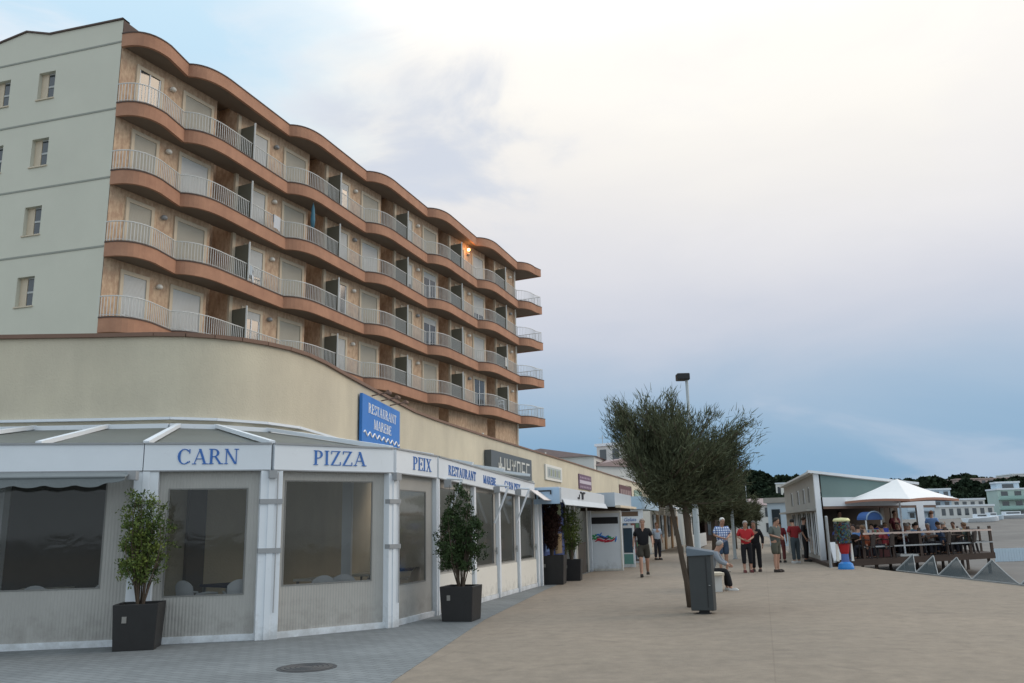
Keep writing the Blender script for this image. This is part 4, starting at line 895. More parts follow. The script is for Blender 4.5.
for i in range(4):
    t0 = 35+i*4.2; mb = MB(); a, b, c, d = S(t0, 0), S(t0+4, 0), S(t0+4, 1.9), S(t0, 1.9)
    mb.add([(*a, 2.95), (*b, 2.95), (*c, 2.35), (*d, 2.35), (*S(t0+4, 1.92), 2.1), (*S(t0, 1.92), 2.1)], [(0, 1, 2, 3), (3, 2, 4, 5)]); o = mb.build('awning', M['cream'] if i % 2 else M['awningwhite'], s5, world=True); o.modifiers.new('s', 'SOLIDIFY').thickness = .03
    sbox(t0+.1, t0+.2, 1.7, 1.8, 0, 2.3, 'post', M['whitewarm'], s5)
    sbox(t0+1.0, t0+2.2, -.09, -.02, .8, 2.2, 'window', M['glass_dark'], s5); sbox(t0+2.8, t0+3.7, -.09, -.02, 0, 2.2, 'doorway', simple('orange_inner', (.35, .22, .12)), s5)
for i in range(14):
    t0 = 34.8+i*1.2
    mb = MB(); a, b = S(t0, 2.0), S(t0+1.12, 2.0); mb.wbox(a, b, .06, .95, .05); mb.build('fence_panel', M['cement'], s5, world=True)
s6 = thing('far_arcade', 'distant pale shop arcade with awnings at the end of the long building', 'shop front', (*S(60), 0))
sbox(56, 100, -3, .2, 0, 3.1, 'shop_body', M['cement'], s6)
for i in range(8):
    t0 = 57+i*5; sbox(t0, t0+3.8, .21, 1.6, 2.3, 2.5, 'awning', [M['cream'], M['awningwhite'], simple('brown_canvas', (.2, .11, .08))][i % 3], s6); sbox(t0+.3, t0+3.3, .21, .26, .3, 2.2, 'window', M['glass_dark'], s6)

# ================================================================== manhole
mh = thing('manhole_cover', 'round cast iron manhole cover in the grey paving', 'manhole cover', (-2.57, 10.88, .004))
mb = MB(); mb.lathe([(.36, 0), (.36, .004)], 40); mb.build('ring', simple('cast_iron', (.05, .05, .052), .6), mh)
mb = MB(); mb.lathe([(.31, .004), (.31, .009)], 36); mb.build('lid', simple('worn_iron', (.075, .072, .07), .5), mh)
mb = MB()
for r_ in (.08, .14, .20, .26): mb.tube([(r_*math.cos(a*math.pi/12), r_*math.sin(a*math.pi/12), .009) for a in range(25)], .006, 4, cap=False)
mb.build('raised_rings', simple('cast_iron', (.05, .05, .052)), mh)

# ================================================================== litter bin
bn = thing('litter_bin', 'grey street litter bin on a foot plate beside the tree', 'bin', (3.40, 16.25, 0), R(-14))
bn.scale = (.84, .9, 1)
mb = MB(); mb.prism([(-.26, -.18), (.22, -.18), (.27, -.07), (.27, .2), (-.26, .2)], .06, 1.06); mb.build('body', M['binmat'], bn, bevel=.015)
mb = MB(); mb.add([(-.29, -.22, 1.02), (.30, -.22, 1.04), (.30, .22, 1.06), (-.29, .22, 1.12), (-.29, -.22, 1.17), (.30, -.22, 1.09), (.30, .22, 1.11), (-.29, .22, 1.20)], [(3, 2, 1, 0), (4, 5, 6, 7), (0, 1, 5, 4), (1, 2, 6, 5), (2, 3, 7, 6), (3, 0, 4, 7)]); mb.build('lid', M['binlid'], bn, bevel=.01)
mb = MB(); mb.box(.10, -.192, .12, .118, -.178, 1.0); mb.build('door_gap', M['black'], bn)
mb = MB(); mb.lathe([(.02, 0), (.02, .01)], 10, (.16, -.19, .5)); mb.build('lock', M['steel'], bn)
mb = MB(); mb.box(-.1, -.08, .01, .12, .12, .07); mb.lathe([(.17, 0), (.17, .012)], 16); mb.build('foot', M['black'], bn)

# ================================================================== trees
def tree(name, label, loc, stems, n2, spread_fn, leafn, mleaf, seed, sprayL=.28, lw=.012, group=None, tw=.16):
    rnd = random.Random(seed); t = thing(name, label, 'tree', loc, group=group); tips = []
    tr = MB()
    for st, r0 in stems: tr.tube(st, [r0*(1-.45*i/(len(st)-1)) for i in range(len(st))], 9)
    tr.build('trunk', M['bark'], t, smooth=True)
    br = MB()
    for _ in range(n2):
        st, r0 = rnd.choice(stems); s0 = Vector(st[-1]); s0 = s0+Vector((rnd.gauss(0, .03), rnd.gauss(0, .03), rnd.uniform(-.35, .05)))
        e = Vector(spread_fn(rnd)); P = [s0]; n = 6
        mid = s0.lerp(e, .5)+Vector((rnd.gauss(0, .12), rnd.gauss(0, .12), rnd.gauss(-.05, .1)))
        for j in range(1, n+1):
            u = j/n; P.append(s0*(1-u)**2+mid*2*u*(1-u)+e*u*u)
        br.tube(P, [.035*(1-.85*j/n) for j in range(n+1)], 5)
        for j in range(2, n+1):
            for _ in range(3):
                q = P[j-1].lerp(P[j], rnd.random()); d = (P[j]-P[j-1]).normalized(); tips.append((q, d))
                q2 = q+Vector((rnd.gauss(0, tw), rnd.gauss(0, tw), rnd.gauss(.05, tw))); tips.append((q2, (d+(q2-q)*2).normalized()))
    br.build('branches', M['bark'], t)
    fo = MB(); 
    for _ in range(leafn):
        q, d = rnd.choice(tips); p = q+Vector((rnd.gauss(0, .075), rnd.gauss(0, .075), rnd.gauss(0, .075)))
        dd = (d*.9+Vector((rnd.gauss(0, .45), rnd.gauss(0, .45), rnd.gauss(.25, .4)))).normalized(); l = sprayL*rnd.uniform(.4, 1.1)
        x = dd.cross(Vector((rnd.random()-.5, rnd.random()-.5, rnd.random()-.5))).normalized()*lw*rnd.uniform(.6, 1.3)
        fo.add([p-x, p+x, p+dd*l+x*.2, p+dd*l-x*.2], [(0, 1, 2, 3)])
    fo.build('crown', mleaf, t); return t
LOBES = [((1.25, .2, 3.15), .2, 2), ((1.15, .3, 2.55), .18, 1.6), ((.9, -.3, 2.25), .18, 1.3), ((-1.52, .1, 4.10), .20, 3), ((-1.15, -.5, 3.95), .22, 2), ((-.78, .2, 4.22), .20, 3), ((-.25, -.3, 4.0), .25, 3), ((.05, .3, 4.12), .2, 3), ((.62, .1, 3.95), .20, 3), ((1.38, .0, 3.78), .13, 2.6), ((1.0, .6, 3.4), .2, 1.5),
         ((-1.42, -.3, 3.3), .24, 3), ((-1.0, .6, 3.0), .28, 2.5), ((-.85, -.5, 2.55), .22, 2), ((.95, -.4, 2.75), .22, 2), ((.8, .5, 2.5), .24, 1.6), ((.1, -1.0, 3.1), .35, 3), ((0, .9, 3.2), .35, 2), ((-.4, -.7, 3.5), .3, 2), ((.45, -.6, 3.3), .3, 2.4), ((.2, 0, 2.5), .3, 1.5)]
def crown1(rnd):
    # fan of upright plumes with gaps between them
    (tx_, ty_, tz_), sp, _ = rnd.choices(LOBES, weights=[l[2] for l in LOBES])[0]
    f = rnd.uniform(.62, 1.0); b = Vector((0, 0, 1.9)); p = b.lerp(Vector((tx_, ty_, tz_)), f)
    return (p.x+.14+rnd.gauss(0, sp*.55), p.y+rnd.gauss(0, sp*.8), p.z+rnd.gauss(0, sp*.5))
tree('tamarisk_tree', 'twin stemmed feathery tamarisk tree standing beside the litter bin', (3.40, 17.5, 0),
     [([(0, 0, -.02), (-.04, 0, .5), (-.11, 0, .95), (-.17, 0, 1.4), (-.26, .02, 1.95), (-.42, .03, 2.3)], .065), ([(.05, .04, -.02), (.07, .05, .5), (.08, .04, 1.1), (.05, .03, 1.6), (.02, .03, 2.1), (.08, .03, 2.5)], .095)],
     170, crown1, 62000, M['tamarisk'], 3, .17, .0085, tw=.11)
def crown2(rnd):
    while True:
        x, y, z = rnd.uniform(-2.2, 2.2), rnd.uniform(-2, 2), rnd.uniform(1.8, 4.8)
        if (x/1.7)**2+(y/1.7)**2+((z-3.0)/1.45)**2 < 1: return (x, y, z)
tree('street_tree', 'broad dark tamarisk tree behind the first one, over the strollers', (8.7, 38.5, 0), [([(0, 0, -.02), (.03, 0, 1), (0, .05, 2.3)], .14)], 80, crown2, 20000, M['olive'], 6, .34, .016)
def crown3(rnd):
    x, y, z = crown2(rnd); return (x*.8, y*.8, z*.85)
tree('street_tree', 'smaller rounded tree farther along the lamp row', (14.0, 56, 0), [([(0, 0, -.02), (.03, 0, .9), (0, .05, 2.0)], .13)], 70, crown3, 18000, M['olive'], 9, .36, .026)
tree('street_tree', 'distant tree partly hidden behind the strolling couple', (19.6, 74, 0), [([(0, 0, -.02), (.03, 0, .9), (0, .05, 2.0)], .13)], 60, crown3, 12000, M['olive'], 12, .4, .03)

# ================================================================== street lamps
def lamp(loc, label, h=5.1, head=True, rz=0):
    t = thing('street_lamp', label, 'street lamp', loc, rz, 'street lamps along the promenade')
    mb = MB(); mb.tube([(0, 0, 0), (0, 0, 2.3), (0, 0, 2.32), (0, 0, h)], [.075, .07, .04, .035], 12); mb.build('post', M['pole'], t, smooth=False)
    mb = MB(); mb.lathe([(.12, 0), (.12, .03), (.08, .06)], 14); mb.build('base', M['grayband'], t)
    mb = MB(); mb.box(-.24, -.14, h-.02, .06, .14, h+.14); mb.build('lamp_head', M['black'], t, bevel=.02)
    mb = MB(); mb.lathe([(.055, 2.30), (.09, 2.34), (.09, 2.42), (.04, 2.5)], 12); mb.build('collar', M['steel'], t)
    return t
lamp((4.18, 20.2, 0), 'tall slim lamp post rising through the tamarisk with a dark rectangular head', 5.0)
lamp((9.95, 40, 0), 'second lamp post, behind the man in the checked shirt')
lamp((15.6, 60, 0), 'third lamp post, above the woman in red')
lamp((21.9, 82, 0), 'farthest lamp post in the row')

# ================================================================== people
PENDING = []
def skin_obj(name, verts, edges, radii, m, parent, root=0, sub=2):
    me = bpy.data.meshes.new(name); me.from_pydata(verts, edges, []); o = bpy.data.objects.new(name, me); COL.objects.link(o); o.parent = parent; WM[o.name] = WM[parent.name]
    sk = o.modifiers.new('skin', 'SKIN'); sk.use_smooth_shade = True
    for i, r_ in enumerate(radii): me.skin_vertices[0].data[i].radius = r_ if isinstance(r_, tuple) else (r_, r_); me.skin_vertices[0].data[i].use_root = (i == root)
    sb = o.modifiers.new('sub', 'SUBSURF'); sb.levels = sub; sb.render_levels = sub
    PENDING.append((o, m)); return o
POSES = {
 'stand': dict(pelvis=(0, 0, .93), chest=(0, -.01, 1.25), neck=(0, 0, 1.47), head=(0, -.02, 1.62), sh=.185, elb=[(-.25, .03, 1.15), (.25, .03, 1.15)], wr=[(-.24, -.08, .92), (.24, -.08, .92)], knee=[(-.11, -.02, .50), (.11, -.02, .50)], ank=[(-.11, .02, .08), (.11, .02, .08)]),
 'walk': dict(pelvis=(0, 0, .92), chest=(0, -.02, 1.25), neck=(0, -.03, 1.46), head=(0, -.06, 1.61), sh=.19, elb=[(-.27, .10, 1.17), (.27, -.02, 1.16)], wr=[(-.30, -.02, .95), (.28, -.20, 1.0)], knee=[(-.10, -.16, .52), (.10, .03, .50)], ank=[(-.10, -.22, .10), (.11, .30, .14)]),
 'look': dict(pelvis=(0, 0, .92), chest=(0, -.02, 1.24), neck=(0, -.03, 1.45), head=(0, -.10, 1.58), sh=.19, elb=[(-.26, -.0, 1.17), (.26, -.0, 1.17)], wr=[(-.10, -.22, 1.08), (.10, -.22, 1.08)], knee=[(-.11, -.04, .50), (.11, .02, .50)], ank=[(-.11, -.02, .08), (.12, .05, .08)]),
 'cane': dict(pelvis=(0, 0, .92), chest=(0, -.03, 1.23), neck=(0, -.04, 1.44), head=(0, -.07, 1.59), sh=.185, elb=[(-.26, -.02, 1.15), (.26, .03, 1.14)], wr=[(-.28, -.20, .90), (.26, -.06, .91)], knee=[(-.10, -.03, .5), (.10, .03, .5)], ank=[(-.10, -.02, .08), (.10, .06, .08)]),
 'sit': dict(pelvis=(0, .02, .52), chest=(0, -.04, .84), neck=(0, -.07, 1.05), head=(0, -.12, 1.19), sh=.18, elb=[(-.24, -.12, .78), (.24, -.12, .78)], wr=[(-.12, -.34, .74), (.12, -.34, .74)], knee=[(-.12, -.42, .50), (.12, -.42, .50)], ank=[(-.12, -.40, .08), (.12, -.44, .08)]),
 'lean': dict(pelvis=(0, .05, .50), chest=(0, -.10, .80), neck=(0, -.20, 1.00), head=(0, -.28, 1.13), sh=.17, elb=[(-.22, -.28, .74), (.2, -.28, .74)], wr=[(-.1, -.46, .66), (.1, -.46, .66)], knee=[(-.10, -.42, .50), (.10, -.40, .50)], ank=[(-.10, -.50, .08), (.12, -.38, .08)]),
}
def person(label, loc, rz, pose, h=1.7, top='shirt', bottom='shorts', ctop=None, cbot=None, hair=(.3, .3, .3), shoes=(.03, .03, .03), skin='skin', sleeve=.55, belly=0, cat='person', group=None, hairlen=0):
    t = thing('person', label, cat, loc, rz, group); q = POSES[pose]; s = h/1.72 if pose not in ('sit', 'lean') else h/1.72
    V = lambda p: (p[0]*s, p[1]*s, p[2]*s)
    pel, che, nec, hea = map(Vector, (q['pelvis'], q['chest'], q['neck'], q['head']))
    hipL = [pel+Vector((sx*.095, 0, -.04)) for sx in (-1, 1)]; shd = [nec+Vector((sx*q['sh'], .01, -.07)) for sx in (-1, 1)]
    waist = pel.lerp(che, .45)
    verts, edges, rad = [], [], []
    def add(p, r_, par=None):
        verts.append(V(p)); rad.append(tuple(x*s for x in r_) if isinstance(r_, tuple) else r_*s)
        if par is not None: edges.append((par, len(verts)-1))
        return len(verts)-1
    i0 = add(pel, (.155, .11)); i1 = add(waist, (.135+belly, .105+belly), i0); i2 = add(che, (.165, .115), i1); i3 = add(nec, .055, i2)
    up = (hea-nec).normalized(); i4 = add(hea-up*.035, (.068, .078), i3); i5 = add(hea+up*.055, (.075, .09), i4); i6 = add(hea+up*.12, (.045, .055), i5)
    add(hea-up*.01+Vector((0, -.105, -.0)), .014, i4)   # nose
    for k, sx in enumerate((-1, 1)):
        a = add(shd[k], .055, i2); e = add(Vector(q['elb'][k]), .04, a); w_ = Vector(q['wr'][k]); wi = add(w_, (.026, .026), e)
        hd = (w_-Vector(q['elb'][k])).normalized(); pm = add(w_+hd*.06, (.036, .018), wi)
        hk = add(Vector(hipL[k]), .088, i0); kn = add(Vector(q['knee'][k]), .062, hk); cf = add(Vector(q['knee'][k]).lerp(Vector(q['ank'][k]), .35)+Vector((0, .015, 0)), .060, kn); an = add(Vector(q['ank'][k]), .040, cf); add(Vector(q['ank'][k])+Vector((0, -.13, -.045)), (.036, .026), an)
    body = skin_obj('body', verts, edges, rad, M[skin], t)
    body['_fingers'] = 1
    fl = []
    for k, sx in enumerate((-1, 1)):
        w_ = Vector(q['wr'][k]); hd = (w_-Vector(q['elb'][k])).normalized(); side = Vector((0, 1, 0)).cross(hd).normalized() if abs(hd.y) < .9 else Vector((1, 0, 0)); side = hd.cross(Vector((sx, 0, 0))).normalized()
        for j, (so_, ln) in enumerate(((-.027, .065), (-.009, .075), (.009, .07), (.027, .055))):
            b0 = w_+hd*.07+side*so_; fl.append([V(b0), V(b0+hd*ln*.55+Vector((-sx*.006, 0, 0))), V(b0+hd*ln+Vector((-sx*.022, 0, 0)))])
        b0 = w_+hd*.03-side*.03; fl.append([V(b0), V(b0+hd*.03-side*.022), V(b0+hd*.055-side*.026)])
    FING[body.name] = fl
    # eyes and mouth
    mb = MB()
    for sx in (-1, 1):
        c = hea+Vector((sx*.031, -.088, .012)); mb.lathe([(.002, -.009), (.009, -.005), (.010, 0), (.009, .005), (.002, .009)], 8, V(c))
    mb.build('eyes', M['black'], t)
    # hair cap (over skull, back and sides)
    if hair:
        vs_, fs = [], []; n, m_ = 14, 8
        cx = hea+up*.045+Vector((0, .012, 0))
        for j in range(m_+1):
            ph = math.pi*.62*j/m_
            for i in range(n):
                a = 2*math.pi*i/n; fr = -math.sin(a)     # front when a=270deg
                lim = 1.0-.42*max(0, -math.sin(a))-hairlen*0
                p2 = ph*lim*(1+hairlen*max(0, math.sin(a)))
                vs_.append(V(cx+Vector((.088*math.sin(p2)*math.cos(a), .102*math.sin(p2)*math.sin(a), .098*math.cos(p2)))))
        for j in range(m_):
            for i in range(n): fs.append((j*n+i, (j+1)*n+i, (j+1)*n+(i+1) % n, j*n+(i+1) % n))
        hb = MB(); hb.add(vs_, fs); ho = hb.build('hair', simple('hair_%02d%02d%02d' % tuple(int(c*99) for c in hair), hair, .9), t, smooth=True); ho.modifiers.new('s', 'SOLIDIFY').thickness = .012
    # top
    g = .017
    verts, edges, rad = [], [], []
    b0 = add(pel-(waist-pel)*.35, (.170+g, .125+g)); b1 = add(waist, (.145+g+belly, .112+g+belly), b0); b2 = add(che, (.172+g, .12+g), b1); b3 = add(nec-up*.035, (.07, .06), b2)
    for k in range(2):
        a = add(shd[k], .06+g, b2); e_ = Vector(q['elb'][k]); wv = Vector(q['wr'][k])
        if sleeve <= 1: add(shd[k].lerp(e_, sleeve+.2), .055+g, a)
        else: e = add(e_, .045+g, a); add(e_.lerp(wv, .9), .032+g, e)
    tm = ctop if not isinstance(ctop, tuple) else simple('cloth_%02d%02d%02d' % tuple(int(c*99) for c in ctop), ctop, .95)
    skin_obj(top, verts, edges, rad, tm, t)
    verts, edges, rad = [], [], []
    b0 = add(pel+Vector((0, 0, .02)), (.162+g, .118+g)); add(waist, (.142+belly*.6, .112+belly*.6), b0)
    for k in range(2):
        kn = Vector(q['knee'][k]); an = Vector(q['ank'][k]); a = add(hipL[k], .102+g, b0)
        if bottom == 'shorts': b = add(hipL[k].lerp(kn, .92), .092+g, a)
        elif bottom == 'cropped_trousers': b = add(kn, .068+g, a); add(kn.lerp(an, .55), .055+g, b)
        else: b = add(kn, .066+g, a); add(kn.lerp(an, .93), .055+g, b)
    cm = simple('cloth_%02d%02d%02d' % tuple(int(c*99) for c in cbot), cbot, .95)
    skin_obj(bottom, verts, edges, rad, cm, t)
    for k in range(2):
        an = Vector(q['ank'][k]); mb = MB(); z = an.z-.08
        mb.add([V((an.x+x, an.y+y, z+zz)) for zz, w2 in ((0, 1), (.05, 1), (.09, .7)) for x, y in ((-.045*w2, -.19*w2), (.045*w2, -.19*w2), (.05*w2, -.08), (.042*w2, .06), (-.042*w2, .06), (-.05*w2, -.08))],
               [(5, 4, 3, 2, 1, 0), (12, 13, 14, 15, 16, 17)]+[(r_*6+i, r_*6+(i+1) % 6, (r_+1)*6+(i+1) % 6, (r_+1)*6+i) for r_ in range(2) for i in range(6)])
        mb.build('shoe', simple('shoe_%02d%02d%02d' % tuple(int(c*99) for c in shoes), shoes, .8), t, smooth=False)
    return t
FING = {}
def facing(deg): return R(deg)   # 0: faces -y (towards camera); figures are built facing -y
p = person('man walking toward us in black polo shirt and dark shorts', (4.03, 27.82, 0), R(-6), 'walk', 1.78, 'polo_shirt', 'shorts', (.012, .012, .015), (.05, .045, .035), (.30, .24, .2), (.03, .025, .02), 'skin', belly=.02, sleeve=.6)
person('white haired man in blue and white checked shirt and denim shorts', (6.92, 29.4, 0), R(8), 'look', 1.80, 'checked_shirt', 'shorts', M['check'], (.05, .08, .13), (.65, .63, .60), (.35, .3, .25), 'skin', belly=.03, sleeve=.7)
person('woman in red blouse and black cropped trousers looking down', (7.62, 29.05, 0), R(-6), 'look', 1.68, 'blouse', 'cropped_trousers', (.42, .025, .03), (.012, .012, .014), (.33, .31, .29), (.12, .03, .03), 'skin', belly=.02, sleeve=.7)
cp_ = person('older person in black jacket leaning on a walking stick', (8.02, 29.4, 0), R(-25), 'cane', 1.66, 'jacket', 'trousers', (.014, .014, .018), (.016, .016, .02), (.10, .09, .08), (.03, .02, .02), 'skin2', sleeve=1.5)
ck = thing('walking_stick', 'thin walking stick held by the person in the black jacket', 'walking stick', (7.72, 29.25, 0))
mb = MB(); mb.tube([(0, 0, 0), (.02, 0, .80), (.02, .0, .86), (.02, .06, .88), (.02, .1, .85)], .011, 6); mb.build('shaft', M['bark'], ck)
person('person in grey green shirt and long khaki shorts beside the walking stick', (8.55, 28.9, 0), R(40), 'look', 1.76, 'shirt', 'shorts', (.10, .115, .105), (.085, .085, .065), (.04, .035, .03), (.04, .03, .025), 'skin', belly=.03, sleeve=.8)
person('person in maroon shirt and jeans standing by the deck, seen from behind', (11.05, 34.7, 0), R(190), 'look', 1.72, 'shirt', 'trousers', (.22, .018, .022), (.05, .065, .075), (.02, .018, .018), (.5, .5, .5), 'skin', sleeve=.8)
person('child sized person in dark red close to the deck step', (10.75, 35.6, 0), R(150), 'stand', 1.62, 'shirt', 'trousers', (.14, .015, .02), (.12, .03, .03), (.03, .02, .02), (.03, .03, .03), 'skin', sleeve=.8)
person('waiter in dark clothes standing against the kiosk side wall', (11.85, 35.9, .0), R(60), 'stand', 1.74, 'shirt', 'trousers', (.02, .02, .022), (.02, .02, .025), (.05, .03, .02), (.02, .02, .02), 'skin', sleeve=.8)
person('person in light blue shirt seen through the tree stems', (5.95, 42.0, 0), R(160), 'walk', 1.74, 'shirt', 'shorts', (.22, .33, .52), (.02, .02, .03), (.12, .08, .05), (.03, .03, .03), 'skin', sleeve=.7)
person('person in white top behind the tree trunk', (6.6, 41.0, 0), R(20), 'stand', 1.68, 'shirt', 'trousers', (.45, .52, .62), (.03, .03, .04), (.15, .08, .04), (.03, .03, .03), 'skin', sleeve=.7)
# bench with seated woman behind the bin
bx_, by_ = 4.62, 21.9
be = thing('bench', 'low stone bench mostly hidden behind the litter bin', 'bench', (bx_+.12, by_, 0), R(90))
mb = MB(); mb.box(-.8, -.22, .38, .8, .22, .45); mb.build('seat', M['cream'], be, bevel=.01)
for sx in (-.6, .6): mb = MB(); mb.box(sx-.08, -.18, 0, sx+.08, .18, .38); mb.build('leg', M['cement'], be)
person('grey haired woman sitting on the bench in black trousers and white shoes', (bx_+.16, by_-.1, -.03), R(70), 'lean', 1.66, 'blouse', 'trousers', (.22, .25, .29), (.012, .012, .014), (.32, .31, .30), (.62, .62, .60), 'skin', sleeve=1.5)

# ================================================================== DECK TERRACE and KIOSK
DA, DB = Vector((11.45, 31.3)), Vector((19.15, 35.2)); du = (DB-DA).normalized(); dn = Vector((-du.y, du.x))   # dn: away from the camera
kd = Vector((.215, .977)).normalized()
def D(u, v): p = DA+du*u+kd*v; return (p.x, p.y)
DW = (DB-DA).length
deck = thing('wooden_deck', 'raised dark timber terrace deck of the beach kiosk', 'deck', (*D(0, 0), 0), math.atan2(du.y, du.x))
def shearF(o): return Matrix(((du.x, kd.x, 0, o[0]), (du.y, kd.y, 0, o[1]), (0, 0, 1, 0), (0, 0, 0, 1)))
Fd = shearF(D(0, 0))
mb = MB(); n = int(9/.14)
for i in range(n): mb.box(.0, .01+i*.14, .19, DW, .135+i*.14, .225)
mb.build('boards', M['wood_dark'], deck, shear=Fd)
mb = MB(); mb.box(-.02, -.05, .0, DW+.02, 0, .23); mb.box(-.05, 0, .0, 0, 9, .23); mb.box(DW, 0, 0, DW+.05, 9, .23); mb.box(-.5, .1, .005, -.06, 9, .14); mb.build('edge_beam', M['wood_dark'], deck, shear=Fd)
for i in range(6):
    for j in range(3): mb = MB(); x = .3+i*(DW-.6)/5; mb.box(x, .3+j*3, -.65, x+.14, .44+j*3, .19); mb.build('stilt', M['wood_dark'], deck, shear=Fd)
fr = thing('deck_railing', 'timber posts with two pale rails along the deck front', 'railing', (*D(0, 0), .23), math.atan2(du.y, du.x))
for x in (1.35, 2.9, 4.4, 5.9, 7.25, DW-.08): mb = MB(); mb.box(x-.075, .01, .226, x+.075, .14, 1.27); mb.build('post', M['wood_dark'], fr, shear=Fd)
mb = MB(); mb.box(1.35, -.035, 1.08, DW, .005, 1.15); mb.build('top_rail', simple('white_rail_orange_glow', (.60, .47, .41)), fr, shear=Fd)  # whitish rail; the orange light reflected on it is mixed into its colour
mb = MB(); mb.box(1.35, -.03, .62, DW, .005, .67); mb.build('middle_rail', M['steel'], fr, shear=Fd)
# right return railing
mb = MB(); mb.box(DW-.03, .12, 1.08, DW+.03, 6, 1.15); mb.box(DW-.03, .12, .62, DW+.03, 6, .67); mb.build('side_rail', M['steel'], fr, shear=Fd)
for y in (1.6, 3.2, 4.8): mb = MB(); mb.box(DW-.055, y, .226, DW+.055, y+.1, 1.24); mb.build('post', M['wood_dark'], fr, shear=Fd)
# kiosk
KA = Vector((11.62, 33.5)); 
def K(u, v): p = KA+du*u+kd*v; return (p.x, p.y)
kz = .23; KL, KDp = 5.6, 14.0
kd = Vector((.215, .977)).normalized()    # side wall direction
def K2(u, v): p = KA+du*u+kd*v; return (p.x, p.y)
kk = thing('beach_kiosk', 'white and teal beach bar building with mono pitch roof and open front', 'kiosk', (KA.x, KA.y, 0))
Fs = frame2(K2(0, 13.5), K2(0, 0))   # left side wall, outward left
holes = [(13.5-2.6, 13.5-1.9, 2.35, 3.0), (13.5-4.6, 13.5-3.7, 2.35, 3.0), (13.5-7, 13.5-6, 2.35, 3.0), (13.5-10, 13.5-9, 2.35, 3.0)]
mb = MB(); xc = sorted(set([0, 13.5]+[v for h in holes for v in h[:2]])); wall_grid(mb, xc, [0, 2.35, 3.0, 3.42], holes, 0, .15); mb.build('side_wall', M['kioskgray'], kk, frame=Fs)
for h in holes:
    mb = MB(); mb.box(h[0], .08, h[2], h[1], .1, h[3]); wo_ = mb.build('window', M['glass_dark'], kk, frame=Fs)
    mb = MB(); mb.box(h[0]+.3, .04, h[2], h[0]+.42, .078, h[3]); mb.box(h[0], .03, h[3]-.06, h[1], .078, h[3]); mb.build('frame', M['white'], wo_, frame=Fs)
mb = MB(); mb.box(0, -.35, 2.0, 13.2, -.001, 2.08); mb.build('side_ledge', M['kioskgray'], kk, frame=Fs)
for xa, xb in ((11.9, 13.0), (10.2, 11.5), (8.4, 9.8), (6.2, 7.8), (3.6, 5.4)):
    mb = MB(); mb.box(xa, -.02, .35, xb, -.003, 1.92); g_ = mb.build('side_window', M['glass_dark'], kk, frame=Fs)
    mb = MB()
    for x_ in (xa-.06, xb): mb.box(x_, -.04, .3, x_+.06, -.001, 1.97)
    mb.box((xa+xb)/2-.025, -.035, .35, (xa+xb)/2+.025, -.021, 1.92); mb.build('frame', M['white'], g_, frame=Fs)
# front: corner pillar, teal upper wall, white fascia
Fk = shearF(K(0, 0))
mb = MB(); mb.box(-.02, -.04, 0, .26, .2, 3.42); mb.build('corner_pillar', M['white'], kk, shear=Fk)
mb = MB(); mb.add([(.34, 0, 2.5), (KL, 0, 2.5), (KL, 0, 2.98), (.34, 0, 3.36), (.34, .12, 2.5), (KL, .12, 2.5), (KL, .12, 2.98), (.34, .12, 3.36)], [(0, 1, 2, 3), (7, 6, 5, 4), (3, 2, 6, 7)]); mb.build('upper_wall', M['kioskteal'], kk, shear=Fk)
mb = MB(); mb.add([(-.3, -.18, 3.44), (KL+.3, -.18, 3.0), (KL+.3, .3, 3.0), (-.3, .3, 3.44), (-.3, -.18, 3.54), (KL+.3, -.18, 3.1), (KL+.3, .3, 3.1), (-.3, .3, 3.54)], [(3, 2, 1, 0), (4, 5, 6, 7), (0, 1, 5, 4), (1, 2, 6, 5), (3, 0, 4, 7)]); mb.build('roof_edge', M['white'], kk, shear=Fk)
mb = MB(); r0, r1, r2, r3 = K2(-.3, .0), K2(KL+.3, 0), K2(KL+.3, 13.6), K2(-.3, 13.6); mb.add([(*r0, 3.50), (*r1, 3.05), (*r2, 3.05), (*r3, 3.50), (*r0, 3.42), (*r1, 2.97), (*r2, 2.97), (*r3, 3.42)], [(0, 1, 2, 3), (7, 6, 5, 4), (0, 3, 7, 4), (0, 4, 5, 1)]); mb.build('roof', M['cement'], kk, world=True)
mb = MB(); mb.box(.34, -.10, 2.16, KL+1.2, .0, 2.50); mb.build('canopy_fascia', M['white'], kk, shear=Fk)
mb = MB(); mb.box(.34, -.08, 2.06, KL+1.2, -.02, 2.158); mb.build('canopy_lip', simple('brown_lip', (.2, .13, .1)), kk, shear=Fk)
mb = MB(); mb.box(KL-.0, -.1, .23, KL+.42, .2, 2.16); mb.build('end_pillar', M['white'], kk, shear=Fk)
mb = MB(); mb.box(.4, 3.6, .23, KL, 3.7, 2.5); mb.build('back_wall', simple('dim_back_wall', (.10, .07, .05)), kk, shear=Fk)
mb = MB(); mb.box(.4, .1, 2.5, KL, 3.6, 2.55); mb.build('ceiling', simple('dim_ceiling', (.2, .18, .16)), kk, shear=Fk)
for x in (3.9, 4.5): mb = MB(); mb.box(x, 1.5, .23, x+.2, 1.7, 2.4); mb.build('inner_column', M['kioskgray'], kk, shear=Fk)
mb = MB(); mb.box(.5, .5, .23, 1.6, .9, 1.3); mb.box(.4, .45, 1.3, 1.7, .95, 1.36); mb.build('bar_counter', M['wood_dark'], kk, shear=Fk)
wp = thing('menu_board', 'plain white low panel leaning by the deck corner', 'board', (*D(-.1, .2), .0), math.atan2(du.y, du.x))
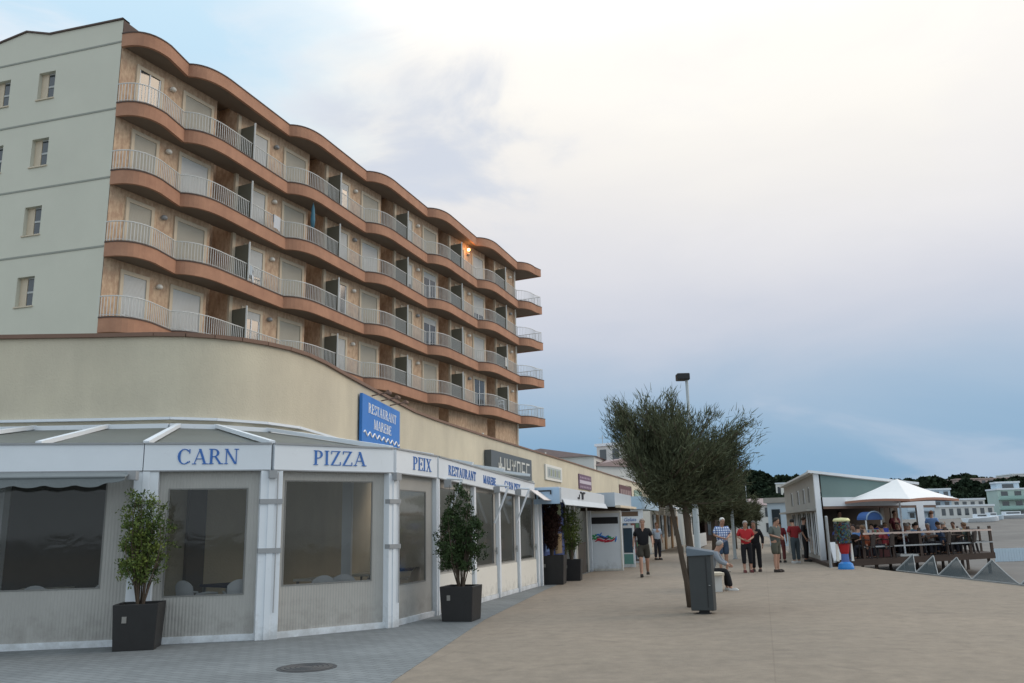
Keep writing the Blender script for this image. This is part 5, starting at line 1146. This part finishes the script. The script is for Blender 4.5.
mb = MB(); mb.add([(-.05, .0, .1), (.55, .0, .1), (.55, .14, .85), (-.05, .14, .85), (-.05, .04, .1), (.55, .04, .1), (.55, .18, .85), (-.05, .18, .85)], [(3, 2, 1, 0), (4, 5, 6, 7), (0, 1, 5, 4), (1, 2, 6, 5), (2, 3, 7, 6), (3, 0, 4, 7)]); mb.build('panel', M['white'], wp)
gp = thing('steel_post', 'slim grey steel post at the near deck corner', 'post', (11.02, 30.9, 0))
mb = MB(); mb.tube([(0, 0, 0), (0, 0, 1.75), (0, 0, 1.78)], [.05, .05, .03], 10); mb.build('shaft', M['steel'], gp)
mb = MB(); mb.lathe([(.09, 0), (.09, .02)], 12); mb.build('foot_plate', M['steel'], gp)
# capsule vending machine
gm = thing('capsule_machine', 'toy capsule vending machine with a clear drum, red middle and blue base', 'vending machine', (11.12, 29.75, 0)); gm.scale = (.87, .87, 1)
mb = MB(); mb.lathe([(.30, 0), (.30, .06), (.26, .18), (.17, .24)], 20); mb.build('base', simple('bright_blue_plastic', (.03, .22, .60), .4), gm, smooth=False)
mb = MB(); mb.lathe([(.15, .24), (.14, .50)], 16); mb.build('stem', simple('speckled_blue', (.10, .16, .40)), gm)
mb = MB(); mb.lathe([(.14, .50), (.17, .56), (.22, .80), (.28, .84)], 18); mb.build('coin_housing', simple('red_plastic', (.38, .015, .02), .4), gm)
mb = MB(); mb.lathe([(.30, .84), (.31, .85), (.31, 1.58)], 24); mb.build('clear_drum', M['tankglass'], gm, smooth=False)
mb = MB(); mb.lathe([(.32, 1.58), (.32, 1.62), (.27, 1.68), (.02, 1.70)], 24); mb.build('lid', simple('pale_yellow_plastic', (.62, .60, .30), .4), gm)
for sx in (-1, 1): mb = MB(); mb.add([(sx*.24, -.05, .26), (sx*.33, -.05, .26), (sx*.31, -.05, .84), (sx*.25, -.05, .84), (sx*.24, .05, .26), (sx*.33, .05, .26), (sx*.31, .05, .84), (sx*.25, .05, .84)], [(0, 1, 2, 3), (7, 6, 5, 4), (0, 3, 7, 4), (1, 5, 6, 2), (3, 2, 6, 7), (0, 4, 5, 1)]); mb.build('side_leg', M['whitewarm'], gm)
cc = [(.05, .15, .4), (.1, .3, .2), (.35, .3, .12), (.3, .05, .05), (.15, .3, .42)]
rg = random.Random(5)
for ci, c in enumerate(cc):
    mb = MB()
    for _ in range(46):
        a = rg.uniform(0, 6.28); r_ = .25*math.sqrt(rg.random()); z = rg.uniform(.88, 1.52); mb.lathe([(.004, -.04), (.03, -.028), (.04, 0), (.03, .028), (.004, .04)], 7, (r_*math.cos(a), r_*math.sin(a), z))
    mb.build('capsules', simple('capsule_%d' % ci, c, .35), gm)['kind'] = 'stuff'
# ice cream cart with arched blue canopy
ct = thing('ice_cream_cart', 'display cart with blue arched canopy under the kiosk front', 'cart', (*K(2.35, -1.2), .23), math.atan2(du.y, du.x))
mb = MB(); mb.box(-.75, -.3, 0, .75, .3, .82); mb.build('body', simple('dark_red_cart', (.10, .03, .03)), ct)
mb = MB(); mb.box(-.7, -.32, .84, .35, .28, 1.02); mb.build('display_case', simple('pale_case', (.40, .38, .34)), ct)
for i in range(8): mb = MB(); mb.box(-.66+i*.125, -.335, .9, -.57+i*.125, -.322, 1.0); mb.build('tub', simple('goods_%d' % (i % 6), (.3, .3, .3)), ct)
mb = MB(); mb.box(.38, -.33, .76, .74, .2, 1.06); mb.build('cool_box', simple('cobalt_plastic', (.02, .05, .42), .4), ct)
mb = MB(); n = 12; vs_ = []; fs = []
for i in range(n+1):
    a = math.pi*i/n; vs_ += [(-.42*math.cos(a), -.35, 1.38+.30*math.sin(a)), (-.42*math.cos(a), .1, 1.38+.30*math.sin(a))]
for i in range(n): fs.append((2*i, 2*i+1, 2*i+3, 2*i+2))
fs.append(tuple(2*i for i in range(n+1)))
mb.add(vs_, fs); o = mb.build('arched_canopy', simple('mid_blue_canvas', (.05, .12, .32)), ct)
mb = MB(); mb.tube([(-.43*math.cos(math.pi*i/n), -.37, 1.38+.31*math.sin(math.pi*i/n)) for i in range(n+1)], .025, 6); mb.build('canopy_rim', simple('pale_blue_canvas', (.28, .38, .5)), ct)
for sx in (-1, 1): mb = MB(); mb.box(sx*.41-.02, -.33, .8, sx*.41+.02, -.29, 1.36); mb.build('upright', M['white'], ct)
# big square parasol
pz = thing('square_parasol', 'large white square parasol over the deck tables', 'parasol', (*D(3.72, .75), .225))
mb = MB(); mb.tube([(0, 0, 0), (0, 0, 2.92)], .035, 10); mb.build('pole', M['white'], pz)
mb = MB(); mb.box(-.35, -.35, 0, .35, .35, .08); mb.build('base', M['cement'], pz)
mb = MB(); ang = math.atan2(du.y, du.x)+R(4); cs = [Vector((math.cos(ang+R(45+90*i)), math.sin(ang+R(45+90*i)), 0))*2.12 for i in range(4)]
zE = [2.32-.225, 2.28-.225, 2.35-.225, 2.35-.225]; apex = Vector((0, 0, 2.93)); n = 6; vs_ = []; fs = []
ring = []
for i in range(4):
    for j in range(n):
        u = j/n; a, b = cs[i], cs[(i+1) % 4]; p = a.lerp(b, u); p.z = 2.10+.05*math.sin(math.pi*u)*1.2; ring.append(p)
K_ = len(ring); rows = 5
for r_ in range(rows+1):
    f = r_/rows
    for p in ring: q = apex.lerp(p, f); q.z -= .05*math.sin(math.pi*f); vs_.append(q)
for r_ in range(rows):
    for i in range(K_): fs.append((r_*K_+i, (r_+1)*K_+i, (r_+1)*K_+(i+1) % K_, r_*K_+(i+1) % K_))
mb.add(vs_, fs); o = mb.build('canopy', M['parasol'], pz); o.modifiers.new('s', 'SOLIDIFY').thickness = .01
mb = MB(); vs_ = [p.copy() for p in ring]+[p-Vector((0, 0, .09)) for p in ring]; mb.add(vs_, [(i, (i+1) % K_, K_+(i+1) % K_, K_+i) for i in range(K_)]); o = mb.build('valance', M['parasol_under'], pz); o.modifiers.new('s', 'SOLIDIFY').thickness = .006
for c in cs: mb = MB(); mb.tube([(0, 0, 2.2), (c.x*.5, c.y*.5, 2.42), ], .014, 5); mb.build('rib', M['steel'], pz)
# deck tables, chairs, guests
dc = simple('wicker_dark', (.03, .022, .02)); spots = [(1.75, 1.0), (3.4, 1.75), (4.9, .95), (6.5, 1.1), (5.9, 2.7), (2.5, 2.9), (4.3, 3.2), (.75, .95), (7.1, 2.6), (5.0, 4.6), (7.4, 4.4)]
tl = ['nearest the ice cream cart', 'just behind the parasol pole', 'in the middle of the deck front', 'at the right end of the deck front', 'behind the right end tables', 'left in the back row', 'centre of the back row', 'at the left deck corner', 'at the far right corner', 'in the middle of the last row', 'at the right of the last row']
tops = [(.30, .04, .05), (.02, .02, .03), (.40, .12, .10), (.10, .20, .42), (.45, .47, .5), (.05, .04, .05), (.22, .05, .05), (.35, .30, .28), (.03, .05, .10), (.5, .5, .5), (.16, .03, .04), (.25, .36, .55), (.08, .1, .09), (.28, .18, .12), (.02, .02, .02), (.38, .08, .12), (.2, .22, .3), (.5, .42, .36), (.1, .11, .05), (.12, .02, .04), (.5, .32, .32), (.10, .06, .04), (.03, .18, .18), (.45, .16, .05), (.3, .25, .42), (.28, .28, .28), (.02, .03, .12), (.28, .07, .03), (.5, .45, .36), (.06, .06, .06), (.4, .27, .05), (.08, .35, .35), (.14, .04, .1), (.5, .3, .33)]
names = ['dark red', 'black', 'brick red', 'blue', 'light grey', 'charcoal', 'wine red', 'beige grey', 'navy', 'white', 'maroon', 'sky blue', 'dark green', 'tan', 'jet black', 'crimson', 'slate blue', 'sand coloured', 'olive', 'burgundy', 'pale pink', 'brown', 'teal', 'orange', 'lilac', 'ash grey', 'dark blue', 'rust red', 'cream', 'black and grey', 'mustard', 'turquoise', 'plum', 'light pink']
hairs = [(.03, .02, .015), (.02, .015, .01), (.16, .09, .05), (.05, .03, .02), (.3, .28, .26)]
gi = 0
for si, (u, v) in enumerate(spots):
    x, y = D(u, v)
    t = thing('cafe_table', 'small dark cafe table '+tl[si], 'table', (x, y, .225), math.atan2(du.y, du.x), 'cafe tables on the deck')
    mb = MB(); mb.box(-.35, -.35, .71, .35, .35, .74); mb.build('tabletop', M['wood_dark'], t); mb = MB(); mb.tube([(0, 0, .02), (0, 0, .71)], .03, 8); mb.build('leg', M['steel'], t); mb = MB(); mb.lathe([(.22, 0), (.22, .02)], 12); mb.build('foot', M['steel'], t)
    for j, a in enumerate((0, 90, 180, 270) if si < 4 or si == 6 else (90, 270, 0)):
        aa = R(a+18)+math.atan2(du.y, du.x); cx, cy = x+.72*math.sin(aa), y-.72*math.cos(aa); rz = aa+math.pi
        plastic_chair((cx, cy, .225), rz, ['near', 'right', 'far', 'left'][a//90]+' dark chair at the table '+tl[si], dc, 'dark chairs on the deck', 'deck_chair')
        if gi < 34 and not (si == 3 and a == 90):
            nm = names[gi]; person('guest in '+nm+' top seated at table '+tl[si], (cx-.0, cy, .225-.06), rz, 'sit', 1.68+.08*((gi*7) % 3-1)/2, 'shirt', 'trousers', tops[gi], (.025, .03, .04), hairs[gi % 5], (.03, .03, .03), 'skin' if gi % 2 else 'skin2', sleeve=.7, group='guests seated on the deck', hairlen=.25 if gi % 3 == 0 else 0); gi += 1
person('standing guest in blue shirt near the right end of the deck', (*D(5.6, 1.15), .225), R(140), 'stand', 1.66, 'shirt', 'trousers', (.16, .27, .50), (.03, .04, .07), (.14, .06, .03), (.03, .03, .03), 'skin')
person('waiter in dark red standing behind the deck tables', (*D(3.9, 2.6), .225), R(20), 'stand', 1.70, 'shirt', 'trousers', (.12, .02, .03), (.02, .02, .02), (.05, .03, .02), (.02, .02, .02), 'skin2')
person('bartender in black inside the open kiosk front', (*K(1.4, 1.2), .225), R(10), 'stand', 1.74, 'shirt', 'trousers', (.015, .015, .018), (.02, .02, .02), (.03, .02, .02), (.02, .02, .02), 'skin')

# ================================================================== beach net fences
FP = [(12.05, 28.0), (12.03, 26.6), (11.98, 25.1), (11.95, 23.2), (11.95, 21.0), (11.95, 18.8)]
for i in range(5):
    a, b = FP[i], FP[i+1]; t = thing('sand_fence', ['farthest grey net sand fence panel at the deck', 'second farthest net sand fence panel', 'middle net sand fence panel', 'near net sand fence panel sagging to the right', 'net sand fence panel cut by the right photo edge'][i], 'fence panel', (a[0], a[1], 0), group='net sand fence panels along the promenade edge')
    hgt = .50; top = Vector((a[0]+.60, a[1]+.02, hgt)); A = Vector((a[0], a[1], .02)); Bp = Vector((b[0], b[1], .02))
    mb = MB(); mb.bar(A, top, .04, .04); mb.build('post', simple('weathered_post', (.30, .31, .31)), t, world=True)
    vs_ = []; fs = []; n = 8
    for j in range(n+1):
        u = j/n; lo = A.lerp(Bp, u); hi = top.lerp(Bp, u); hi.z = .02+(hgt-.02)*(1-u)**1.25; vs_ += [lo, lo.lerp(hi, .5)+Vector((.015, 0, 0)), hi]
    for j in range(n): k = 3*j; fs += [(k, k+3, k+4, k+1), (k+1, k+4, k+5, k+2)]
    mb = MB(); mb.add(vs_, fs); mb.build('net', M['sandnet'], t, world=True)
    mb = MB(); mb.tube([vs_[3*j+2] for j in range(n+1)], .012, 5); mb.bar(A, Bp, .03, .03); mb.build('edge_cord', simple('weathered_post', (.30, .31, .31)), t, world=True)
# bleached windbreak across the beach
wb = thing('windbreak', 'pale blue grey slatted windbreak standing across the beach sand', 'windbreak', (20, 38, -.6))
mb = MB()
for i in range(160): x = 24.2+i*.16; y = 44.5+i*.03; mb.box(x, y, -.6, x+.13, y+.02, .05)
mb.build('slats', M['bluish'], wb, world=True)
mb = MB(); mb.bar((24.2, 44.54, -.12), (49.8, 49.34, -.12), .04, .05); mb.build('rail', M['steel'], wb, world=True)
dn_ = MB(); n = 24; vs_ = []; fs = []
for j in range(8):
    for i in range(n): x = 44+i*2.4; y = 70+j*5; vs_.append((x, y, -.62+1.5*math.sin(math.pi*j/7)*math.sin(math.pi*i/(n-1))**.7))
for j in range(7):
    for i in range(n-1): a = j*n+i; fs.append((a, a+1, a+n+1, a+n))
dn_.add(vs_, fs); tag(dn_.build('sand_dune', M['sand'], smooth=True), kind='structure')

# ================================================================== background buildings
def block(name, label, x0, y0, x1, y1, depth, z0, z1, m, floors, ncol, balcony=None, roofm=None, gable=0):
    t = thing(name, label, 'building', (x0, y0, z0)); a, b = (x0, y0), (x1, y1); F = frame2(a, b, z0); Ls = dist(a, b); h = z1-z0
    mb = MB(); mb.box(0, 0, 0, Ls, depth, h); mb.build('wall', m, t, frame=F)
    if gable:
        mb = MB(); mb.add([(-.3, -.3, h+.01), (Ls+.3, -.3, h+.01), (Ls+.3, depth+.3, h+.01), (-.3, depth+.3, h+.01), (-.3, depth/2, h+gable), (Ls+.3, depth/2, h+gable)], [(0, 1, 5, 4), (2, 3, 4, 5), (1, 2, 5), (3, 0, 4), (3, 2, 1, 0)]); mb.build('roof', roofm or M['tile'], t, frame=F)
    else:
        mb = MB(); mb.box(-.2, -.2, h+.002, Ls+.2, depth, h+.35); mb.build('roof_edge', roofm or M['white'], t, frame=F)
    fh = h/floors
    for f in range(floors):
        for c in range(ncol):
            x = Ls*(c+.5)/ncol; w_ = Ls/ncol*.5; mb = MB(); mb.box(x-w_/2, -.05, f*fh+fh*.25, x+w_/2, -.002, f*fh+fh*.85); mb.build('window', M['glass_dark'], t, frame=F)
        if balcony: mb = MB(); mb.box(-.1, -1.3, f*fh+fh*.0, Ls+.1, -.06, f*fh+fh*.10); mb.box(-.1, -1.35, f*fh+fh*.1, Ls+.1, -1.28, f*fh+fh*.38); mb.build('balcony', balcony, t, frame=F)
    return t
block('apartment_building', 'sea green apartment block with long balconies at the right photo edge', 107, 192, 150, 184, 7, 1.0, 7.5, M['greenish'], 3, 16, mat('seagreen_balcony', (.30, .46, .42), .8))
block('stair_tower', 'small white rooftop house on the left end of the sea green block', 107.5, 193, 112, 192, 4, 7.5, 9.0, M['bluish'], 1, 1)
block('apartment_building', 'blue white apartment block just right of the parasol', 82, 182, 90.5, 180, 10, 1.0, 7.4, M['bluish'], 3, 5, M['bluish'])
block('beach_house', 'low white house between the two far apartment blocks', 91, 184, 99, 183, 8, 1.0, 5.3, M['cement'], 2, 5)
block('hilltop_building', 'long pinkish building on top of the wooded hill', 146, 285, 165, 283, 12, 8, 14.0, M['cementpink'], 2, 8, roofm=M['cementpink'])
block('hilltop_building', 'pale building on the hill crest near the photo edge', 173, 300, 205, 297, 12, 9, 16.0, M['cement'], 2, 9)
block('hilltop_building', 'white flat house on the hill left of the kiosk', 77, 255, 82, 253, 8, 7, 12.6, M['whitewarm'], 1, 3)
block('seaside_house', 'pale low building just left of the kiosk side wall', 17.4, 60, 20.4, 58.5, 8, 0, 2.9, M['bluish'], 1, 3, roofm=M['kioskgray'])
block('seaside_house', 'white cottage far down the promenade behind the couple', 27.2, 104, 33, 102, 7, 0, 3.6, M['cement'], 2, 3, gable=.9)
block('dark_shopfront', 'dark brown glazed shop building under the street trees', 18.2, 84, 20.4, 84.4, 6, 0, 4.2, simple('dark_brown_clad', (.08, .05, .04)), 2, 2)
block('town_house', 'long white house with brown tiled roof rising behind the annex', 8.8, 95, 26, 156, 12, 0, 9.2, M['cement'], 3, 12, gable=1.1)
block('town_house', 'lower white house with tiled roof left of the long one', 6.3, 99, 8.7, 96, 10, 0, 8.2, M['cement'], 3, 2, gable=1.0)
hs2 = block('town_house', 'white rooftop block with aerials above the tiled roofs', 10.6, 110, 13.6, 108, 6, 0, 11.6, M['cement'], 4, 2)
mb = MB(); mb.tube([(11.5, 111, 11.6), (11.5, 111, 13.2)], .05, 5); mb.tube([(11.0, 111, 12.8), (12.0, 111, 12.8)], .03, 4); mb.build('aerial', M['steel'], hs2, world=True)
block('beach_hut', 'row of white beach huts with pale flat roof behind the deck end', 80.5, 165, 90, 163.5, 3, 1.6, 3.7, M['cement'], 1, 7)
mb = MB(); vs_ = []; fs = []; nx, nyy = 30, 10
for j in range(nyy):
    for i in range(nx):
        x = 34+i*8; y = 100+j*14; r_ = max(0, min(1, (y-110)/50)); vs_.append((x, y, -.63+2.2*r_*r_*(3-2*r_)*min(1, i/3)))
for j in range(nyy-1):
    for i in range(nx-1): a = j*nx+i; fs.append((a, a+1, a+nx+1, a+nx))
mb.add(vs_, fs); tag(mb.build('upper_beach', M['sand'], smooth=True), kind='structure')
# boats pulled up on the sand
def boat(loc, rz, L_, label, c):
    t = thing('boat', label, 'boat', loc, rz, 'boats pulled up on the beach'); mb = MB(); n = 8; vs_ = []; fs = []
    for i in range(n+1):
        u = i/n; w_ = L_*.17*(1-u**3)**.6+.01; x = -L_/2+L_*u; zt = .75+.35*u*u
        vs_ += [(x, -w_, zt), (x, -w_*.55, .12+.2*u**3), (x, w_*.55, .12+.2*u**3), (x, w_, zt)]
    for i in range(n):
        for k in range(3): a = 4*i+k; fs.append((a, a+1, a+5, a+4))
    fs += [(0, 3, 2, 1)]; mb.add(vs_, fs); o = mb.build('hull', c, t, smooth=False); o.modifiers.new('s', 'SOLIDIFY').thickness = .05
    mb = MB(); mb.box(-L_*.2, -L_*.09, .6, L_*.1, L_*.09, 1.45); mb.build('cabin', M['white'], t); mb = MB(); mb.box(-L_*.18, -L_*.092, 1.05, L_*.08, L_*.092, 1.3); mb.build('cabin_window', M['glass_dark'], t)
boat((76, 142, .75), R(8), 6, 'white motor boat with small cabin beached left of the others', M['white'])
boat((87, 152, 1.1), R(-6), 8.5, 'longest white boat lying in front of the sea green block', M['white'])
boat((80.5, 147, .95), R(20), 5, 'small blue white boat beside the longest boat', M['bluish'])
# far woods on the hill: one mass of foliage
rw = random.Random(21); mb = MB()
def clump(mb, x, y, z, r_):
    for _ in range(int(70*r_)):
        a = rw.uniform(0, 6.28); b = rw.uniform(-.3, 1); rr_ = r_*rw.uniform(.7, 1.05); c = Vector((x+rr_*math.cos(a)*math.sqrt(1-b*b), y+rr_*math.sin(a)*math.sqrt(1-b*b), z+rr_*b*.75)); s = .55*rw.uniform(.6, 1.5)
        d = Vector((rw.gauss(0, 1), rw.gauss(0, 1), rw.gauss(0, 1))).normalized(); e = d.cross(Vector((rw.random(), rw.random(), rw.random()))).normalized(); mb.add([c-d*s, c+e*s, c+d*s, c-e*s], [(0, 1, 2, 3)])
for i in range(640):
    az = rw.uniform(12, 36) if i < 430 else rw.uniform(23, 34); dd = rw.uniform(235, 330); x = dd*math.sin(R(az)); y = dd*math.cos(R(az))
    if y < 222: continue
    r_ = rw.uniform(2.0, 3.8); clump(mb, x, y, hillz(x, y)+2.2+rw.uniform(-.5, 1.6), r_)
for i in range(60):
    x = rw.uniform(50, 72); y = rw.uniform(190, 215); clump(mb, x, y, 2+rw.uniform(0, 4), rw.uniform(2, 3.2))
tag(mb.build('hillside_wood', M['pine']), 'dark green pine wood covering the far hill', 'wood', kind='stuff')

# ================================================================== bake the text and figures (skin + subsurf) into plain meshes
dg = bpy.context.evaluated_depsgraph_get(); dg.update(); baked = []
tm_ = bpy.data.meshes.new_from_object(TEXTOBJ.evaluated_get(dg)); t2 = bpy.data.objects.new('script_lettering', tm_); COL.objects.link(t2); t2.parent = s4; t2.matrix_local = TEXTOBJ.matrix_local.copy(); TM_RM = TEXTOBJ
for o, m in PENDING:
    me = bpy.data.meshes.new_from_object(o.evaluated_get(dg)); baked.append(me)
for (o, m), me in zip(PENDING, baked):
    o.modifiers.clear(); old = o.data
    if '_fingers' in o:
        mbf = MB(); k = 0
        for ch_ in FING[o.name]: mbf.tube(ch_, [.0105, .009, .006], 6)
        bm = bmesh.new(); bm.from_mesh(me); vs0 = [bm.verts.new(v) for v in mbf.v]
        for f in mbf.f: bm.faces.new([vs0[i] for i in f])
        bm.to_mesh(me); bm.free(); del o['_fingers']
    o.data = me; me.materials.clear(); me.materials.append(m)
    for p in me.polygons: p.use_smooth = True
    bpy.data.meshes.remove(old)
bpy.context.view_layer.update()
bpy.data.objects.remove(TM_RM)
bpy.context.view_layer.update()
